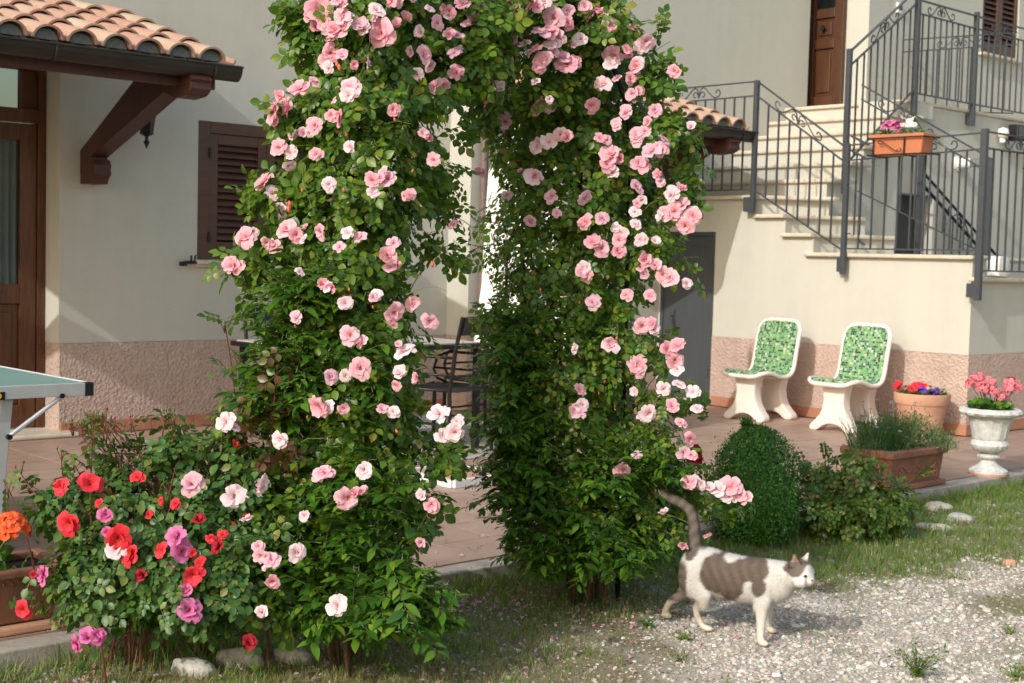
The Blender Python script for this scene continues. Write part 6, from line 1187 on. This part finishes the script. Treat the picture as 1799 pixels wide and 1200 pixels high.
# ================================================================== CAT
def build_cat():
    root = empty('cat', (-3.222, 4.08, GZ+.010), math.radians(12), 'white and grey cat walking to the right across the gravel', 'cat')
    m = MB()
    def loft(pts, n=14):
        """pts: (x,y,z, ry, rz) cross sections swept, with closed ends"""
        c = [Vector(p[:3]) for p in pts]; k = len(c); o = len(m.v); ls = None
        for i in range(k):
            d = (c[min(i+1, k-1)]-c[max(i-1, 0)]).normalized(); s = Vector((0, -1, 0)); s = (s-d*s.dot(d)).normalized(); u = s.cross(d)
            for j in range(n):
                t = 2*math.pi*j/n; m.v.append(tuple(c[i]+s*math.cos(t)*pts[i][3]+u*math.sin(t)*pts[i][4]))
        for i in range(k-1):
            for j in range(n): m.f.append((o+i*n+j, o+i*n+(j+1) % n, o+(i+1)*n+(j+1) % n, o+(i+1)*n+j))
        m.f.append(tuple(o+j for j in range(n))[::-1]); m.f.append(tuple(o+(k-1)*n+j for j in range(n)))
    def ell(c, r, n=12, k=8, rz=0):
        ca, sa = math.cos(rz), math.sin(rz); o = len(m.v)
        for i in range(1, k):
            a = math.pi*i/k
            for j in range(n):
                t = 2*math.pi*j/n; x, y, z = r[0]*math.sin(a)*math.cos(t), r[1]*math.sin(a)*math.sin(t), r[2]*math.cos(a); m.v.append((c[0]+x*ca-y*sa, c[1]+x*sa+y*ca, c[2]+z))
        for i in range(k-2):
            for j in range(n): m.f.append((o+i*n+j, o+(i+1)*n+j, o+(i+1)*n+(j+1) % n, o+i*n+(j+1) % n))
        m.f.append(tuple(o+j for j in range(n))); m.f.append(tuple(o+(k-2)*n+j for j in range(n))[::-1])
    X0, Z0 = .035, .020
    def sh(ps, k=1.0): return [(p[0]+X0*k, p[1], p[2]+Z0)+tuple(p[3:]) for p in ps]
    # trunk
    loft(sh([(-.208, 0, .215, .012, .02), (-.195, 0, .212, .040, .050), (-.16, 0, .207, .060, .073), (-.11, 0, .200, .066, .082), (-.04, 0, .192, .067, .081), (.03, 0, .188, .069, .081), (.09, 0, .190, .066, .082), (.14, 0, .195, .060, .080), (.185, 0, .199, .050, .070), (.215, .0, .205, .040, .052), (.232, 0, .208, .02, .03)]), 18)
    # neck
    loft(sh([(.13, 0, .212, .046, .062), (.175, .0, .220, .046, .056), (.21, .002, .226, .043, .049), (.242, .006, .231, .038, .042), (.262, .010, .233, .025, .03)]), 16)
    # head (turned slightly to the camera side), muzzle, cheeks
    hx, hy, hz = .264+X0, .004, .241+Z0; ha = math.radians(-14)
    ell((hx, hy, hz), (.050, .048, .045), 18, 12, ha); ell((hx+.026, hy-.006, hz-.012), (.026, .027, .022), 14, 10, ha); ell((hx+.041, hy-.010, hz-.015), (.016, .020, .014), 12, 8, ha); ell((hx+.008, hy-.034, hz-.018), (.030, .019, .023), 12, 8, ha); ell((hx+.018, hy+.024, hz-.018), (.025, .016, .020), 12, 8, ha); ell((hx+.034, hy-.008, hz-.028), (.015, .013, .009), 10, 8, ha)
    for sg, tx, ty in ((-1, -.012, -.036), (1, .012, .036)):
        b0 = Vector((hx-.008, hy+sg*.026, hz+.030)); tp = Vector((hx+tx, hy+ty, hz+.078))
        o = len(m.v); w1 = Vector((.014, -sg*.012, 0)); w2 = Vector((.008, sg*.008, 0))
        m.v += [tuple(b0+w1*1.3+w2), tuple(b0-w1*1.3+w2), tuple(b0-w1*1.3-w2), tuple(b0+w1*1.3-w2), tuple(tp+w1*.12+w2*.25), tuple(tp-w1*.12+w2*.25), tuple(tp-w1*.12-w2*.25), tuple(tp+w1*.12-w2*.25)]
        m.f += [(o+3, o+2, o+1, o), (o+4, o+5, o+6, o+7), (o, o+1, o+5, o+4), (o+1, o+2, o+6, o+5), (o+2, o+3, o+7, o+6), (o+3, o, o+4, o+7)]
    # tail: rises and curls backwards
    loft(sh([(-.140, 0, .235, .024, .026), (-.158, 0, .275, .0215, .0225), (-.166, .002, .315, .0195, .020), (-.170, .004, .355, .0185, .0185), (-.178, .006, .388, .018, .018), (-.198, .008, .418, .0175, .0175), (-.232, .010, .436, .017, .017), (-.275, .012, .446, .0165, .016), (-.320, .014, .456, .0150, .0150), (-.362, .015, .468, .0135, .0135), (-.378, .015, .474, .006, .006)]), 14)
    def limb(ps, d=0): loft(ps, 14)
    # hind legs: near one under the body, far one stretched back
    ell((-.105, -.034, .195), (.060, .038, .080), 16, 12); ell((-.125, .030, .195), (.060, .036, .080), 16, 12)
    limb([(-.090, -.034, .200, .028, .045), (-.085, -.042, .160, .029, .046), (-.062, -.044, .128, .023, .034), (-.066, -.043, .100, .0175, .022), (-.092, -.040, .078, .0135, .0155), (-.090, -.038, .050, .0115, .0125), (-.074, -.036, .024, .0115, .0125), (-.060, -.034, .008, .010, .009)])
    ell((-.048, -.034, .010), (.025, .0155, .012), 12, 8)
    limb([(-.120, .030, .20, .028, .045), (-.150, .036, .158, .028, .044), (-.165, .036, .128, .023, .030), (-.195, .034, .098, .0175, .020), (-.240, .034, .072, .0135, .0145), (-.258, .032, .045, .0115, .0125), (-.266, .030, .020, .0115, .012), (-.27, .030, .008, .010, .009)])
    ell((-.258, .030, .010), (.024, .0155, .012), 12, 8)
    # shoulders and forelegs
    ell((.172, -.032, .200), (.048, .036, .075), 16, 12); ell((.165, .030, .200), (.046, .034, .070), 16, 12); ell((.200, 0, .195), (.050, .042, .055), 16, 12)
    limb([(.175, -.036, .190, .026, .040), (.180, -.044, .155, .024, .032), (.178, -.052, .120, .0200, .024), (.180, -.060, .085, .0165, .018), (.184, -.069, .050, .0140, .0148), (.188, -.076, .020, .0130, .0135), (.190, -.078, .008, .011, .011)])
    ell((.202, -.082, .010), (.024, .016, .0125), 12, 8, math.radians(-14))
    limb([(.165, .036, .190, .026, .040), (.160, .052, .155, .023, .029), (.150, .068, .120, .0190, .021), (.142, .082, .080, .0155, .0165), (.138, .092, .045, .0130, .0138), (.139, .098, .018, .0125, .013), (.140, .10, .008, .011, .011)])
    ell((.150, .102, .010), (.023, .0155, .012), 12, 8)
    tmp = m.build('body', 'white_paint', None); rmod = tmp.modifiers.new('r', 'REMESH'); rmod.mode = 'VOXEL'; rmod.voxel_size = .0042; rmod.use_smooth_shade = True; sm_ = tmp.modifiers.new('s', 'SMOOTH'); sm_.iterations = 9; sm_.factor = .5
    dg = bpy.context.evaluated_depsgraph_get(); me = bpy.data.meshes.new_from_object(tmp.evaluated_get(dg)); bpy.data.objects.remove(tmp)
    co = np.empty(len(me.vertices)*3, np.float32); me.vertices.foreach_get('co', co); co = co.reshape(-1, 3)
    def coat(p):
        x, y, z = p[:, 0]-.035, p[:, 1], p[:, 2]-.020*np.clip((p[:, 2]-.08)/.08, 0, 1); w = .014*np.sin(x*60+z*40)+.012*np.sin(z*130-x*50)+.030*np.sin(x*38+1.3+z*22)*np.cos(z*47-x*18)+.012*np.sin(x*210+z*90)+.008*np.sin(z*340-x*160); W_ = np.array([.80, .785, .755]); G = np.array([.195, .160, .138]); C = np.tile(W_, (len(p), 1))
        def paint(mask, col): C[:] = C*(1-mask[:, None])+np.array(col)*mask[:, None]
        def el(cx, cz, rx, rz, soft=.07, ang=0): 
            a = math.radians(ang); u = (x-cx)*math.cos(a)+(z-cz)*math.sin(a); v = -(x-cx)*math.sin(a)+(z-cz)*math.cos(a); q = np.sqrt((u/rx)**2+(v/rz)**2)+w*2.2; return 1-sm(1-soft, 1+soft, q)
        nearside = y < .012
        stripe = G*(.80+.30*(.5+.5*np.sin(x*150+4*np.sin(z*30))))[:, None]+np.array([.03, .012, .0])*(.5+.5*np.sin(x*150))[:, None]
        sad = np.maximum.reduce([el(-.045, .205, .055, .072), el(.02, .200, .066, .078), el(.10, .240, .066, .042)])*(z > .112)
        sad = sad*(1-el(.008, .280, .034, .030, .15))
        C = C*(1-sad[:, None])+stripe*sad[:, None]
        msk = el(.136, .185, .026, .036, .12, -12)*nearside; C = C*(1-msk[:, None])+G*msk[:, None]
        C_ = el(-.155, .262, .026, .026); C = C*(1-C_[:, None])+G*C_[:, None]
        hl = el(-.185, .16, .040, .070, .2)*(x < -.150); st2 = G*(.85+.3*(.5+.5*np.sin(z*170)))[:, None]; C = C*(1-hl[:, None])+st2*hl[:, None]
        farh = ((y > .008) & (x < -.15) & (z < .20) & (z > .075)).astype(float)*.9; C = C*(1-farh[:, None])+st2*farh[:, None]
        hk = (el(-.112, .085, .018, .040, .3)*(y < 0))*.35; C = C*(1-hk[:, None])+(np.array([.55, .43, .32]))*hk[:, None]
        tl = sm(.270, .285, z) * (x < -.11); ring = G*(.72+.42*(.5+.5*np.sin((z*55-x*70)*2.1)))[:, None]; C = C*(1-tl[:, None])+ring*tl[:, None]
        hd_ = (1-sm(.85, 1.1, np.sqrt(((x-.256)/.036)**2+((z-.268)/.030)**2)+w*2))*(x > .220); C = C*(1-hd_[:, None])+G*hd_[:, None]
        nk = el(.232, .266, .018, .016); C = C*(1-nk[:, None])+G*nk[:, None]
        ear = (z > .293) & (x > .215); C[ear] = np.where((y[ear] < .006)[:, None], np.array([.33, .19, .145]), np.array([.66, .60, .56]))
        pw = ((z < .022) | ((z < .06) & (x < -.06))) ; C[pw] = C[pw]*np.array([.97, .90, .80])
        C = C*(1-.06*(z < .12)[:, None]*np.array([0, .5, 1]))
        return np.clip(C, 0, 1)
    a = me.color_attributes.new('coat', 'FLOAT_COLOR', 'POINT'); cc = coat(co); a.data.foreach_set('color', np.concatenate([cc, np.ones((len(cc), 1))], 1).astype(np.float32).ravel())
    mt, nt, b = newmat('cat_coat'); at_ = N(nt, 'ShaderNodeAttribute'); at_.attribute_name = 'coat'; nt.links.new(at_.outputs['Color'], b.inputs['Base Color']); b.inputs['Roughness'].default_value = .85; b.inputs['Specular IOR Level'].default_value = .15; bump(nt, b, noise(nt, coords(nt, 'Object', 1, (60, 60, 140)), 6, 3), .002)
    me.materials.clear(); me.materials.append(mt); body = mesh_obj('body', me, root, True)
    # fur strands
    me.calc_loop_triangles(); nt_ = len(me.loop_triangles); tv = np.empty(nt_*3, np.int32); me.loop_triangles.foreach_get('vertices', tv); tv = tv.reshape(-1, 3); A = co[tv]; nr = np.cross(A[:, 1]-A[:, 0], A[:, 2]-A[:, 0]); ar = np.linalg.norm(nr, axis=1); nr /= ar[:, None]+1e-12
    n = 140000; i = rng.choice(nt_, n, p=ar/ar.sum()); r1, r2 = rng.random(n), rng.random(n); s1 = np.sqrt(r1); P = A[i, 0]*(1-s1)[:, None]+A[i, 1]*(s1*(1-r2))[:, None]+A[i, 2]*(s1*r2)[:, None]; nn = nr[i]
    flow = np.tile(np.array([-1., 0, -.45]), (n, 1)); leg = P[:, 2] < .12; flow[leg] = (-.1, 0, -1.); tail = (P[:, 0] < -.10) & (P[:, 2] > .295); flow[tail] = (-.5, 0, .7)
    hdm = P[:, 0] > .275
    ln = np.where(leg, .0065, .0145); ln = np.where(P[:, 2] < .03, .003, ln); ln = np.where(hdm, .0055, ln); ln = np.where((P[:, 0] > .342), .0020, ln); ln = np.where(tail, .012, ln); ln = np.where((P[:, 2] < .14) & (P[:, 2] > .09) & (np.abs(P[:, 0]) < .14), .016, ln); ln = ln*rng.uniform(.6, 1.25, n)
    d = flow/np.linalg.norm(flow, axis=1, keepdims=True); d = d-(d*nn).sum(1, keepdims=True)*nn; d = d+nn*.62+rng.normal(size=(n, 3))*.20; d /= np.linalg.norm(d, axis=1, keepdims=True); sd3 = np.cross(d, nn); sd3 /= np.linalg.norm(sd3, axis=1, keepdims=True)+1e-9
    w_ = .00050; V = np.stack([P-sd3*w_-nn*.001, P+sd3*w_-nn*.001, P+d*ln[:, None]], 1).reshape(-1, 3); T = np.arange(n*3).reshape(-1, 3); fc = coat(P)*rng.uniform(.72, 1.22, (n, 1)); fc = np.repeat(np.clip(fc, 0, 1), 3, 0)
    fm = np_mesh('fur', V, T, mt, ('coat', 'FLOAT_COLOR', np.concatenate([fc, np.ones((len(fc), 1))], 1)), smooth=False); fm.normals_split_custom_set_from_vertices(np.repeat(nn, 3, 0).tolist()) if hasattr(fm, 'normals_split_custom_set_from_vertices') else None
    tag(mesh_obj('fur', fm, root), kind='stuff')
    # eyes, nose, whiskers
    M['cat_eye'] = simple('cat_eye', (.02, .025, .012), .1, .1); M['cat_nose'] = simple('cat_nose', (.30, .13, .12), .5, .1)
    c_, s_ = math.cos(ha), math.sin(ha)
    def H(x, y, z): return (hx+x*c_-y*s_, hy+x*s_+y*c_, hz+z)
    for sg in (-1, 1):
        MB().lathe([(.001, -.0050), (.0075, -.0018), (.0075, .0018), (.001, .0050)], 10).build('eye', 'cat_eye', root, smooth=True, loc=H(.0385, sg*.0255, .0045)).rotation_euler = (0, math.radians(28), math.radians(sg*38)+ha)
        wm = MB()
        for k in range(5): wm.tube([H(.045, sg*.014, -.016-.002*k), H(.050, sg*(.035+.003*k), -.016-.004*k), H(.046, sg*(.055+.004*k), -.026-.007*k)], .00030, 3, .0001)
        wm.build('whiskers', 'white_paint', root)
    MB().lathe([(.001, -.003), (.005, -.001), (.0055, .002), (.001, .0035)], 8).build('nose', 'cat_nose', root, smooth=True, loc=H(.0580, -.010, -.0095))
build_cat()
